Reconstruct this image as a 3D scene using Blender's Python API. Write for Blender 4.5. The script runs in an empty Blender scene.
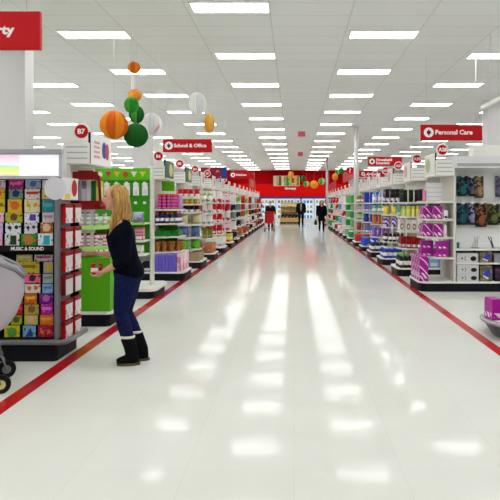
import bpy, bmesh, math, random
from mathutils import Vector, Matrix
random.seed(7)
PI = math.pi
scene = bpy.context.scene
COL = scene.collection
F = 650.0; VX, VY = 294.0, 204.0; CAMZ = 1.5; CEIL = 4.37

def PX(x, Y): return (x - VX) * Y / F
def PZ(y, Y): return CAMZ + (VY - y) * Y / F

# ---------------------------------------------------------------- materials
def lin(c):
    if isinstance(c, str):
        c = c.lstrip('#'); c = tuple(int(c[i:i+2], 16) / 255 for i in (0, 2, 4))
    return tuple((v / 12.92 if v <= .04045 else ((v + .055) / 1.055) ** 2.4) for v in c) + (1,)
MATS = {}
def mat(name, col, rough=.5, metal=0, emit=0, coat=0, spec=.28):
    if name in MATS: return MATS[name]
    m = bpy.data.materials.new(name); m.use_nodes = True
    b = m.node_tree.nodes['Principled BSDF']
    b.inputs['Base Color'].default_value = lin(col)
    b.inputs['Roughness'].default_value = rough
    b.inputs['Metallic'].default_value = metal
    b.inputs['Specular IOR Level'].default_value = spec
    if coat: b.inputs['Coat Weight'].default_value = coat
    if emit:
        b.inputs['Emission Color'].default_value = lin(col)
        b.inputs['Emission Strength'].default_value = emit
    MATS[name] = m
    return m
def pmat(c1, c2, pat='noise', scale=10, thr=.5, c3=None, rough=.42, dist=0):
    """printed packaging: two or three flat inks in a procedural pattern"""
    key = ('p', c1, c2, pat, scale, thr, c3, dist)
    if key in MATS: return MATS[key]
    m = bpy.data.materials.new('print_' + pat); m.use_nodes = True
    nt = m.node_tree; N = nt.nodes; L = nt.links
    b = N['Principled BSDF']; b.inputs['Roughness'].default_value = rough; b.inputs['Specular IOR Level'].default_value = .22
    tc = N.new('ShaderNodeTexCoord')
    ramp = N.new('ShaderNodeValToRGB'); ramp.color_ramp.interpolation = 'CONSTANT'
    e = ramp.color_ramp.elements
    e[0].position = 0; e[0].color = lin(c1); e[1].position = thr; e[1].color = lin(c2)
    if c3:
        k = e.new(min(.98, thr + .12)); k.color = lin(c3)
    if pat == 'band':
        s = N.new('ShaderNodeSeparateXYZ'); L.new(tc.outputs['Generated'], s.inputs[0])
        L.new(s.outputs['Z'], ramp.inputs[0])
    elif pat == 'mid':          # a band in the middle of the height
        s = N.new('ShaderNodeSeparateXYZ'); L.new(tc.outputs['Generated'], s.inputs[0])
        a = N.new('ShaderNodeMath'); a.operation = 'SUBTRACT'; a.inputs[1].default_value = .5
        c = N.new('ShaderNodeMath'); c.operation = 'ABSOLUTE'
        L.new(s.outputs['Z'], a.inputs[0]); L.new(a.outputs[0], c.inputs[0]); L.new(c.outputs[0], ramp.inputs[0])
    elif pat in ('diag', 'stripe', 'hstripe'):
        w = N.new('ShaderNodeTexWave'); w.bands_direction = {'diag': 'DIAGONAL', 'stripe': 'X', 'hstripe': 'Z'}[pat]
        w.inputs['Scale'].default_value = scale; w.inputs['Distortion'].default_value = dist
        L.new(tc.outputs['Object'], w.inputs[0]); L.new(w.outputs['Fac'], ramp.inputs[0])
    elif pat == 'spots':
        v = N.new('ShaderNodeTexVoronoi'); v.inputs['Scale'].default_value = scale
        L.new(tc.outputs['Object'], v.inputs['Vector']); L.new(v.outputs['Distance'], ramp.inputs[0])
    elif pat == 'checker':
        v = N.new('ShaderNodeTexChecker'); v.inputs['Scale'].default_value = scale
        L.new(tc.outputs['Object'], v.inputs['Vector']); L.new(v.outputs['Fac'], ramp.inputs[0])
    else:
        n = N.new('ShaderNodeTexNoise'); n.inputs['Scale'].default_value = scale; n.inputs['Detail'].default_value = 1.5
        L.new(tc.outputs['Object'], n.inputs['Vector']); L.new(n.outputs['Fac'], ramp.inputs[0])
    L.new(ramp.outputs[0], b.inputs['Base Color'])
    MATS[key] = m
    return m

WHITE = mat('white_enamel', '#e9e7e2', .45)
OFFW = mat('warm_white_steel', '#d8d4cb', .5)
GREYM = mat('grey_steel', '#8b8b90', .35, .6)
LGREY = mat('light_grey_board', '#bdbbb8', .6)
DARK = mat('navy_black_kick', '#0d0e18', .6, spec=.2)
BLACK = mat('black_plastic', '#0b0b0d', .5, spec=.25)
RED = mat('sign_red', '#bd0814', .5, spec=.2)
REDD = mat('deep_red', '#860912', .5, spec=.2)
SIGNW = mat('sign_white_ink', '#f6f2f0', .5)
LIME = mat('lime_green', '#5fb50f', .5)
LIMEL = mat('pale_lime', '#a9dc72', .5)
GREYT = mat('grey_ink', '#b5b5b8', .6)

# ---------------------------------------------------------------- mesh builder
class MB:
    def __init__(s): s.bm = bmesh.new(); s.mi = 0
    def _f(s, faces):
        for f in faces: f.material_index = s.mi
    def m(s, i): s.mi = i; return s
    def box(s, c, d, rot=None, bevel=0):
        r = bmesh.ops.create_cube(s.bm, size=1)
        M = Matrix.Translation(c) @ (rot.to_4x4() if rot else Matrix()) @ Matrix.Diagonal((*d, 1))
        bmesh.ops.transform(s.bm, matrix=M, verts=r['verts'])
        fs = {f for v in r['verts'] for f in v.link_faces}
        s._f(fs)
        if bevel:
            es = list({e for v in r['verts'] for e in v.link_edges})
            q = bmesh.ops.bevel(s.bm, geom=es, offset=bevel, segments=2, affect='EDGES', profile=.6)
            s._f(q['faces'])
        return s
    def bb(s, x0, x1, y0, y1, z0, z1, bevel=0):
        return s.box(((x0+x1)/2, (y0+y1)/2, (z0+z1)/2), (abs(x1-x0), abs(y1-y0), abs(z1-z0)), None, bevel)
    def prism(s, pts, z0, z1):
        a = [s.bm.verts.new((x, y, z0)) for x, y in pts]; b = [s.bm.verts.new((x, y, z1)) for x, y in pts]
        fs = [s.bm.faces.new(a[::-1]), s.bm.faces.new(b)]
        n = len(pts)
        for i in range(n): fs.append(s.bm.faces.new((a[i], a[(i+1) % n], b[(i+1) % n], b[i])))
        s._f(fs); return s
    def prism_y(s, pts, y0, y1):      # outline in x,z extruded along y
        a = [s.bm.verts.new((x, y0, z)) for x, z in pts]; b = [s.bm.verts.new((x, y1, z)) for x, z in pts]
        fs = [s.bm.faces.new(a), s.bm.faces.new(b[::-1])]
        n = len(pts)
        for i in range(n): fs.append(s.bm.faces.new((a[(i+1) % n], a[i], b[i], b[(i+1) % n])))
        s._f(fs); return s
    def lathe(s, prof, n=16, c=(0, 0, 0), lobes=0, amp=0, sx=1, sy=1, sect=None):
        rings = []
        for r, z in prof:
            ring = []
            for i in range(n):
                t = 2*PI*i/n; rr = r
                if lobes: rr = r*(1 - amp*abs(math.sin(lobes*t/2)))
                ring.append(s.bm.verts.new((c[0]+rr*sx*math.cos(t), c[1]+rr*sy*math.sin(t), c[2]+z)))
            rings.append(ring)
        for k in range(len(rings)-1):
            for i in range(n):
                j = (i+1) % n
                f = s.bm.faces.new((rings[k][i], rings[k][j], rings[k+1][j], rings[k+1][i])); f.smooth = not lobes
                f.material_index = s.mi if sect is None else sect(i/n)
        for ring, rev in ((rings[0], True), (rings[-1], False)):
            f = s.bm.faces.new(ring[::-1] if rev else ring); f.material_index = s.mi if sect is None else 0
        return s
    def disc_y(s, c, r, t, n=28):     # a flat disc facing -y
        return s.prism_y([(c[0]+r*math.cos(2*PI*i/n), c[2]+r*math.sin(2*PI*i/n)) for i in range(n)], c[1], c[1]+t)
    def tube(s, pts, r, n=8, closed=False):
        pts = [Vector(p) for p in pts]; rings = []
        for i, p in enumerate(pts):
            rr = r[i] if isinstance(r, (list, tuple)) else r
            d = (pts[min(i+1, len(pts)-1)] - pts[max(i-1, 0)]).normalized()
            ref = Vector((0, 0, 1)) if abs(d.z) < .9 else Vector((1, 0, 0))
            a = d.cross(ref).normalized(); b = d.cross(a)
            rings.append([s.bm.verts.new(p + a*rr*math.cos(2*PI*k/n) + b*rr*math.sin(2*PI*k/n)) for k in range(n)])
        for i in range(len(rings)-1):
            for k in range(n):
                f = s.bm.faces.new((rings[i][k], rings[i][(k+1) % n], rings[i+1][(k+1) % n], rings[i+1][k])); f.smooth = True; f.material_index = s.mi
        for q in (rings[0][::-1], rings[-1]): s.bm.faces.new(q).material_index = s.mi
        return s
    def loft(s, st, n=14, ref=(0, 1, 0)):   # st: (centre, radius along ref, radius across)
        rings = []; P = [Vector(x[0]) for x in st]
        for i, (c, ra, rb) in enumerate(st):
            d = (P[min(i+1, len(P)-1)] - P[max(i-1, 0)]).normalized()
            a = Vector(ref) - d*d.dot(Vector(ref))
            if a.length < 1e-3: a = d.orthogonal()
            a.normalize(); b = d.cross(a)
            rings.append([s.bm.verts.new(P[i] + a*ra*math.cos(2*PI*k/n) + b*rb*math.sin(2*PI*k/n)) for k in range(n)])
        for i in range(len(rings)-1):
            for k in range(n):
                f = s.bm.faces.new((rings[i][k], rings[i][(k+1) % n], rings[i+1][(k+1) % n], rings[i+1][k])); f.smooth = True; f.material_index = s.mi
        for q in (rings[0][::-1], rings[-1]): s.bm.faces.new(q).material_index = s.mi
        return s
    def ell(s, c, r, rot=None, n=16):
        q = bmesh.ops.create_uvsphere(s.bm, u_segments=n, v_segments=max(6, n//2+2), radius=1)
        M = Matrix.Translation(c) @ (rot.to_4x4() if rot else Matrix()) @ Matrix.Diagonal((*r, 1))
        bmesh.ops.transform(s.bm, matrix=M, verts=q['verts'])
        fs = {f for v in q['verts'] for f in v.link_faces}
        for f in fs: f.smooth = True; f.material_index = s.mi
        return s
    def mesh(s, name, mats):
        bmesh.ops.recalc_face_normals(s.bm, faces=s.bm.faces)
        me = bpy.data.meshes.new(name); s.bm.to_mesh(me); s.bm.free()
        for m_ in (mats if isinstance(mats, (list, tuple)) else [mats]): me.materials.append(m_)
        return me
    def build(s, name, mats, parent=None, loc=(0, 0, 0), rz=0):
        o = bpy.data.objects.new(name, s.mesh(name, mats)); COL.objects.link(o)
        o.location = loc; o.rotation_euler = (0, 0, rz)
        if parent: o.parent = parent
        return o

def tag(o, label=None, cat=None, group=None, kind=None):
    if label: o['label'] = label
    if cat: o['category'] = cat
    if group: o['group'] = group
    if kind: o['kind'] = kind
    return o
def thing(name, label, cat, loc=(0, 0, 0), rz=0, group=None):
    o = bpy.data.objects.new(name, None); COL.objects.link(o)
    o.empty_display_size = .1; o.location = loc; o.rotation_euler = (0, 0, rz)
    return tag(o, label, cat, group)
def struct(o, label=None): return tag(o, label, 'setting', None, 'structure')
def tmesh(txt, size, depth=.004, off=0.0):
    c = bpy.data.curves.new('t', 'FONT'); c.body = txt; c.size = size; c.extrude = depth/2; c.offset = off
    c.align_x = 'LEFT'; c.align_y = 'CENTER'; c.resolution_u = 3
    o = bpy.data.objects.new('t', c); COL.objects.link(o)
    bpy.context.view_layer.update()
    me = bpy.data.meshes.new_from_object(o.evaluated_get(bpy.context.evaluated_depsgraph_get()))
    bpy.data.objects.remove(o); bpy.data.curves.remove(c)
    return me
def text(txt, size, loc, m, parent, name='lettering', center=False, width=None, rz=0, off=.0):
    me = tmesh(txt, size, .004, off); me.materials.clear(); me.materials.append(m)
    xs = [v.co.x for v in me.vertices]; x0, x1 = min(xs), max(xs); ys = [v.co.y for v in me.vertices]; yc = (min(ys)+max(ys))/2
    k = (width/(x1-x0)) if width else 1
    for v in me.vertices:
        v.co.x = (v.co.x - ((x0+x1)/2 if center else x0))*k; v.co.y -= yc if center else 0
    me.transform(Matrix.Rotation(PI/2, 4, 'X'))
    o = bpy.data.objects.new(name, me); COL.objects.link(o); o.location = loc; o.rotation_euler = (0, 0, rz); o.parent = parent
    return o
ORD = ['first', 'second', 'third', 'fourth', 'fifth', 'sixth', 'seventh', 'eighth', 'ninth', 'tenth', 'eleventh', 'twelfth',
       'thirteenth', 'fourteenth', 'fifteenth', 'sixteenth', 'seventeenth', 'eighteenth', 'nineteenth', 'twentieth']

# ---------------------------------------------------------------- camera
cam = bpy.data.cameras.new('camera'); co = bpy.data.objects.new('camera', cam); COL.objects.link(co)
co.location = (0, 0, CAMZ); co.rotation_euler = (PI/2, 0, 0)
cam.sensor_width = 36; cam.lens = F/500*36
cam.shift_x = -(VX-250)/500; cam.shift_y = -(250-VY)/500
cam.clip_end = 200
scene.camera = co

# ---------------------------------------------------------------- setting
WL, WR, WF, WB = -17.5, 13.2, -5.0, 56.0
def floor_mat():
    m = bpy.data.materials.new('polished_vinyl_tile'); m.use_nodes = True
    nt = m.node_tree; N = nt.nodes; L = nt.links; b = N['Principled BSDF']
    tc = N.new('ShaderNodeTexCoord')
    n1 = N.new('ShaderNodeTexNoise'); n1.inputs['Scale'].default_value = .55; n1.inputs['Detail'].default_value = 3
    L.new(tc.outputs['Object'], n1.inputs['Vector'])
    br = N.new('ShaderNodeTexBrick'); br.offset = 0; br.inputs['Scale'].default_value = 1
    br.inputs['Brick Width'].default_value = .61; br.inputs['Row Height'].default_value = .61
    br.inputs['Mortar Size'].default_value = .0025; br.inputs['Mortar Smooth'].default_value = .3
    br.inputs['Color1'].default_value = lin('#dadad3'); br.inputs['Color2'].default_value = lin('#d8d8d1')
    br.inputs['Mortar'].default_value = lin('#d0d0ca')
    L.new(tc.outputs['Object'], br.inputs['Vector'])
    mx = N.new('ShaderNodeMix'); mx.data_type = 'RGBA'; mx.blend_type = 'MULTIPLY'
    mr = N.new('ShaderNodeMapRange'); mr.inputs['From Min'].default_value = .3; mr.inputs['From Max'].default_value = .7
    mr.inputs['To Min'].default_value = 0; mr.inputs['To Max'].default_value = .5
    L.new(n1.outputs['Fac'], mr.inputs['Value']); L.new(mr.outputs[0], mx.inputs['Factor'])
    mx.inputs['B'].default_value = lin('#f4f4f0')
    L.new(br.outputs['Color'], mx.inputs['A']); L.new(mx.outputs['Result'], b.inputs['Base Color'])
    b.inputs['Roughness'].default_value = .075
    b.inputs['Specular IOR Level'].default_value = .03
    n2 = N.new('ShaderNodeTexNoise'); n2.inputs['Scale'].default_value = 3.2; n2.inputs['Detail'].default_value = 2
    mp = N.new('ShaderNodeMapping'); mp.inputs['Scale'].default_value = (1.2, 1, 1)
    L.new(tc.outputs['Object'], mp.inputs[0]); L.new(mp.outputs[0], n2.inputs['Vector'])
    bu = N.new('ShaderNodeBump'); bu.inputs['Strength'].default_value = .25; bu.inputs['Distance'].default_value = .005
    L.new(n2.outputs['Fac'], bu.inputs['Height']); L.new(bu.outputs[0], b.inputs['Normal'])
    return m
def ceil_mat():
    m = bpy.data.materials.new('acoustic_ceiling_tile'); m.use_nodes = True
    nt = m.node_tree; N = nt.nodes; L = nt.links; b = N['Principled BSDF']
    tc = N.new('ShaderNodeTexCoord'); br = N.new('ShaderNodeTexBrick'); br.offset = 0
    br.inputs['Scale'].default_value = 1; br.inputs['Brick Width'].default_value = 1.22; br.inputs['Row Height'].default_value = .62
    br.inputs['Mortar Size'].default_value = .012; br.inputs['Mortar Smooth'].default_value = .2
    br.inputs['Color1'].default_value = lin('#f3f4f3'); br.inputs['Color2'].default_value = lin('#eff0ef'); br.inputs['Mortar'].default_value = lin('#dedfde')
    mp = N.new('ShaderNodeMapping'); mp.inputs['Location'].default_value = (.36, .03, 0)
    L.new(tc.outputs['Object'], mp.inputs[0]); L.new(mp.outputs[0], br.inputs['Vector'])
    L.new(br.outputs['Color'], b.inputs['Base Color']); b.inputs['Roughness'].default_value = .9
    return m
struct(MB().bb(WL, WR, WF, WB, -.1, 0).build('floor', floor_mat()), 'glossy off-white tile floor of the wide store aisle')
struct(MB().bb(WL, WR, WF, WB, CEIL, CEIL+.1).build('ceiling', ceil_mat()), 'grey-white tiled drop ceiling with rows of light panels')
WALL = mat('wall_paint', '#cfccc6', .8)
struct(MB().bb(WL-.1, WL, WF, WB, 0, CEIL).build('wall_left', WALL), 'plain pale side wall far to the left')
struct(MB().bb(WR, WR+.1, WF, WB, 0, CEIL).build('wall_right', WALL), 'plain pale side wall far to the right')
struct(MB().bb(WL, WR, WF-.1, WF, 0, CEIL).build('wall_front', WALL), 'plain pale wall behind the viewer')
wb = MB(); wb.bb(WL, WR, WB, WB+.1, 0, 2.1); wb.bb(WL, -6, WB, WB+.1, 2.1, CEIL); wb.bb(4.7, WR, WB, WB+.1, 2.1, CEIL); wb.m(1).bb(-6, 4.7, WB, WB+.1, 2.1, CEIL)
struct(wb.build('wall_back', [WALL, mat('back_wall_red', '#b80612', .8, spec=.1)]), 'far back wall painted red above the coolers')
stripe = pmat('#c4141d', '#b20f18', 'noise', 1.3, .5, rough=.16)
struct(MB().bb(-2.225, -2.09, WF, 50, -.001, .0015).build('trim_1', stripe), 'red floor stripe along the left shelves')
struct(MB().bb(2.03, 2.15, WF, 50, -.001, .0015).build('trim_2', stripe), 'red floor stripe along the right shelves')

# ---------------------------------------------------------------- ceiling lights
DIFF = mat('light_diffuser', '#f7f9fa', .5, 0, 12.9)
fr = MB()
for sx in (-1, 1): fr.bb(sx*.565-.012, sx*.565+.012, -.25, .25, -.012, 0)
for sy in (-1, 1): fr.bb(-.565, .565, sy*.236-.012, sy*.236+.012, -.012, 0)
FR_ME = fr.mesh('frame', WHITE)
DI_ME = MB().bb(-.553, .553, -.224, .224, -.008, 0).mesh('diffuser', DIFF)
for j in range(-6, 5):
    X = -.93 + 2.44*j
    y0 = 9.48 if j % 2 == 0 else 11.0
    for n in range(-4, 15):
        Y = y0 + 3.09*n
        if Y > 54.5 or Y < -3.5: continue
        side = ('%s ceiling column %s of the aisle middle' % (ORD[abs(j) if j > 0 else -j], 'right' if j > 0 else 'left')) if j else 'ceiling column just left of the aisle middle'
        t = thing('ceiling_light', '%s rectangular ceiling light from the entrance, %s' % (ORD[n+4], side), 'ceiling light', (X, Y, CEIL), 0, 'recessed ceiling light panels')
        for nm, me in (('frame', FR_ME), ('diffuser', DI_ME)):
            o = bpy.data.objects.new(nm, me); COL.objects.link(o); o.parent = t

# ---------------------------------------------------------------- pillars
PIL = mat('pillar_white', '#d2cfcf', .6)
def pillar(x0, x1, y0, y1, label):
    t = thing('pillar', label, 'pillar', ((x0+x1)/2, (y0+y1)/2, 0))
    w, d = abs(x1-x0), abs(y1-y0)
    MB().bb(-w/2, w/2, -d/2, d/2, .12, CEIL-.003, .01).build('shaft', PIL, t)
    MB().bb(-w/2-.01, w/2+.01, -d/2-.01, d/2+.01, 0, .12).build('base_trim', LGREY, t)
    return t
pillar(-4.85, -4.39, 10.6, 10.97, 'wide square white pillar at left edge behind the lit card rack')
pillar(-5.2, -4.65, 21.0, 21.5, 'square white pillar behind the green and white paper balls')
pillar(5.36, 5.95, 18.0, 18.5, 'square white pillar at right edge behind the nearest right shelf')
def post(x, y, r, label):
    t = thing('round_post', label, 'post', (x, y, 0))
    MB().lathe([(r*1.5, 0), (r*1.5, .04), (r, .06), (r, .1)], 16).build('foot', WHITE, t)
    MB().lathe([(r, .1), (r, CEIL-.003)], 16).build('shaft', PIL, t)
post(2.31, 24.15, .085, 'slim white round post between the right endcaps, nearer of the two')
post(2.1, 41.4, .07, 'slim white round post far down the right side by the woman in black')

# ---------------------------------------------------------------- hanging signs
def hang_sign(x0, x1, z0, z1, Y, label, lines, tx, icon=None, size=.13, th=.05):
    cx = (x0+x1)/2; w = x1-x0; h = z1-z0
    t = thing('hanging_sign', label, 'sign', (cx, Y, z0), 0, 'red department signs hung over the aisle')
    MB().bb(-w/2, w/2, -th/2, th/2, 0, h, .006).build('board', RED, t)
    for s in (-1, 1): MB().tube([(s*w*.4, 0, h-.01), (s*w*.4, 0, CEIL-z0-.002)], .004, 6).build('hanger_wire', WHITE, t)
    n = len(lines)
    for i, l in enumerate(lines):
        zz = h*.5 if n == 1 else h*(.68-.36*i)
        o = text(l[0], size, (tx-cx, -th/2-.002, zz), SIGNW, t, width=l[1], off=.004)
        o.data.transform(Matrix.Translation((0, 0, -.0)))
    if icon is not None:
        ix = icon-cx; r = h*.31
        ic = MB().disc_y((ix, -th/2-.004, h*.5), r, .006).build('icon_disc', SIGNW, t)
        b = MB(); b.disc_y((ix, -th/2-.007, h*.5+.0), r*.42, .004, 14); b.bb(ix-r*.1, ix+r*.1, -th/2-.007, -th/2-.003, h*.5-r*.65, h*.5+r*.65)
        b.build('icon_mark', mat('icon_dark', '#5a2024', .5), ic)
    return t
Y = 5.3; hang_sign(PX(41, Y)-1.2, PX(41, Y), PZ(50, Y), PZ(12, Y), Y, 'large red Party sign hanging at top left corner', [('Party', .262)], PX(16, Y)-.262, PX(-35, Y), .1)
# lettering on that sign ends where the photo shows the last letters
Y = 16.0; hang_sign(PX(163, Y), PX(212, Y), PZ(152.3, Y), PZ(139.3, Y), Y, 'red School and Office sign hanging above the left shelves', [('School & Office', .80)], PX(174, Y), PX(169, Y), .12)
Y = 12.6; hang_sign(PX(420.5, Y), PX(482, Y), PZ(140.5, Y), PZ(124.7, Y), Y, 'red Personal Care sign hanging above the nearest right endcap', [('Personal Care', .72)], PX(435, Y), PX(428.5, Y), .12)
Y = 23.0; hang_sign(PX(368, Y), PX(402, Y), PZ(166, Y), PZ(157, Y), Y, 'red Household Essentials sign with two text lines over the right shelves', [('Household', .56), ('Essentials', .48)], PX(376, Y), PX(372, Y), .13)
Y = 30.0; hang_sign(PX(359, Y), PX(385, Y), PZ(177, Y), PZ(171, Y), Y, 'small far red sign over the right shelves behind the Household sign', [('Grocery', .5)], PX(367, Y), PX(363, Y), .13)
Y = 31.0; hang_sign(PX(230, Y), PX(254, Y), PZ(178.5, Y), PZ(171.3, Y), Y, 'far red sign with white dot over the left shelves', [('Kitchen', .5)], PX(236, Y), PX(233, Y), .13)

def long_banner(X, y0, y1, z0, z1, label):
    t = thing('aisle_banner', label, 'banner', (X, (y0+y1)/2, z0))
    d = (y1-y0)/2
    MB().bb(-.03, .03, -d, d, 0, z1-z0).build('board', RED, t)
    for s in (-1, 1): MB().tube([(0, s*d*.8, z1-z0-.01), (0, s*d*.8, CEIL-z0-.002)], .006, 6).build('hanger_wire', WHITE, t)
    return t
long_banner(2.62, 27.9, 34.5, 2.62, 3.1, 'long red banner board above the right shelves under the question mark sign')
long_banner(2.62, 40.0, 50.0, 2.5, 2.95, 'farthest long red banner board above the right shelves')
lb = long_banner(-2.5, 36.0, 41.5, 2.45, 3.0, 'red banner board with a picture above the far left shelves')
MB().bb(.031, .036, -2.0, 1.0, .08, .45).build('picture', pmat('#e2a070', '#c9371e', 'noise', 1.5, .5), lb)
t = thing('round_sign', 'round red sign with white question mark over the right shelves', 'sign', (PX(350, 27.6), 27.6, PZ(170.5, 27.6)))
MB().disc_y((0, 0, 0), .16, .03).build('disc', RED, t)
text('?', .24, (0, -.003, 0), SIGNW, t, center=True, off=.006)
MB().tube([(0, .015, .15), (0, .015, CEIL-PZ(170.5, 27.6)-.002)], .005, 6).build('hanger_wire', WHITE, t)
t = thing('picture_banner', 'dark red and blue picture banner hung over the left shelves', 'banner', (PX(213, 22), 22.2, PZ(178, 22)))
MB().bb(-.45, .25, -.02, .02, 0, .36).build('picture', pmat('#8e1530', '#d98a98', 'noise', 5, .58, '#e9d3d6'), t)
MB().bb(.25, .45, -.022, .022, 0, .36).build('end_panel', mat('banner_blue', '#1c3a96', .5), t)
for s in (-.4, .4): MB().tube([(s, 0, .35), (s, 0, CEIL-PZ(178, 22)-.002)], .005, 6).build('hanger_wire', WHITE, t)
for px, py, Y, w, h, lab in ((301.6, 131, 25.4, .28, .2, 'nearer of two small pink cards hanging from the ceiling'), (300.4, 151.8, 35.6, .27, .22, 'farther of two small pink cards hanging from the ceiling')):
    z = PZ(py, Y) - .12; t = thing('hanging_card', lab, 'sign', (PX(px, Y), Y, z))
    MB().bb(-w/2, w/2, -.006, .006, -h/2, h/2).build('card', mat('pink_card', '#ef6a80', .6), t)
    MB().tube([(0, 0, h/2-.005), (0, 0, CEIL-z-.002)], .003, 5).build('hanger_wire', WHITE, t)

# ---------------------------------------------------------------- honeycomb paper balls
def paper(n, c): return mat('tissue_'+n, c, .75)
def ball(px, py, rx, ry, Y, c1, c2, label, group='paper decorations hung over the left aisle', stem=None, sect=6, rot=0):
    s = Y/F; X = PX(px, Y); Z = PZ(py, Y)
    t = thing('paper_ball', label, 'decoration', (X, Y, Z), rot, group)
    R, H = rx*s, ry*s
    prof = [(max(.004, R*math.cos(a)), H*math.sin(a)) for a in [(-90+180*i/14)*PI/180 for i in range(15)]]
    MB().lathe(prof, 96, lobes=24, amp=.09, sect=lambda f: int(((f*sect) + .5) % sect) % 2).build('honeycomb', [c1, c2], t)
    MB().tube([(0, 0, H*.98), (0, 0, CEIL-Z-.002)], .0018, 5).build('cord', mat('cord_grey', '#c9c8c6', .6), t)
    return t
OR1, OR2 = paper('orange', '#f08a12'), paper('deep_orange', '#d9600c'); GR1, GR2 = paper('green', '#1f8a26'), paper('dark_green', '#0c5a18')
GR1b = paper('mid_green', '#146a1c'); LG1 = paper('leaf_green', '#3f9a2e'); WH1, WH2 = paper('white', '#f6f6f5'), paper('grey_white', '#e6e5e8'); PK = paper('pink', '#e9a3a8'); YE = paper('amber', '#e9a23a')
ball(114, 125, 13.8, 14.2, 11.0, OR2, OR1, 'big orange paper ball with darker middle, largest of the cluster', sect=8, rot=-PI/2)
ball(136, 135.3, 12, 12, 11.3, GR2, GR1b, 'dark green paper ball at bottom of the hanging cluster', sect=3)
ball(131.5, 105, 7.3, 8.2, 10.9, LG1, GR1, 'light green paper ball in the middle of the hanging cluster')
ball(136.5, 114.5, 7.6, 9, 11.72, GR2, LG1, 'mottled green paper ball just above the dark green one', sect=7)
ball(134.8, 95.5, 6.8, 6.5, 12.1, YE, OR1, 'amber paper ball peeking out above the green ones')
ball(134, 67.8, 6.2, 6.0, 10.55, OR2, OR1, 'small orange paper ball topmost above a white tassel', sect=8, rot=-PI/2)
ball(151, 125, 11.3, 12, 12.75, WH1, WH2, 'white paper ball with pink patch beside the dark green one')
ball(197.3, 104, 8.8, 12, 12.0, WH1, WH2, 'white oval paper ball hanging alone left of the ceiling lights')
ball(209.3, 123.5, 5.3, 10, 12.6, YE, paper('pale_amber', '#e6b35e'), 'narrow amber oval paper ball below the white oval one')
Y = 10.55; t = thing('paper_tassel', 'white paper tassel tube below the small orange ball', 'decoration', (PX(132.6, Y), Y, PZ(89, Y)))
MB().lathe([(.035, 0), (.03, .02), (.026, .2), (.012, .23)], 24, lobes=12, amp=.12).build('tube', WH1, t)
MB().tube([(0, 0, .22), (0, 0, .262)], .003, 5).build('cord', SIGNW, t)
Y = 12.4; t = thing('paper_fan', 'pink paper fan in front of the white ball', 'decoration', (PX(156.5, Y), Y, PZ(130, Y)))
MB().prism_y([(-.055, -.08), (.055, .05), (.05, .12), (-.035, -.02)], -.012, .012).build('fan', PK, t)
MB().tube([(.045, 0, .1), (.045, 0, CEIL-PZ(130, Y)-.002)], .0028, 5).build('cord', SIGNW, t)
FAR = [(291, 174.5, 3, 3.2, 'amber'), (303, 178.5, 2.6, 3, 'green'), (306.5, 184, 3.0, 2.8, 'leaf'), (314, 184.5, 4.2, 4, 'amber'), (322, 181.3, 3.4, 3.4, 'leaf'), (335, 177, 3, 3.6, 'amber'), (341.3, 171, 2.6, 2.8, 'green'), (337.5, 172.5, 2.4, 2.4, 'leaf')]
for i, (px, py, rx, ry, c) in enumerate(FAR):
    a, b = {'amber': (YE, OR1), 'green': (GR1, GR2), 'leaf': (LG1, paper('pale_green', '#a8cf8c'))}[c]
    ball(px, py, rx, ry, 38+.5*i, a, b, '%s paper ball from the left in the distant garland before the red wall' % ORD[i], 'distant paper balls')

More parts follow.
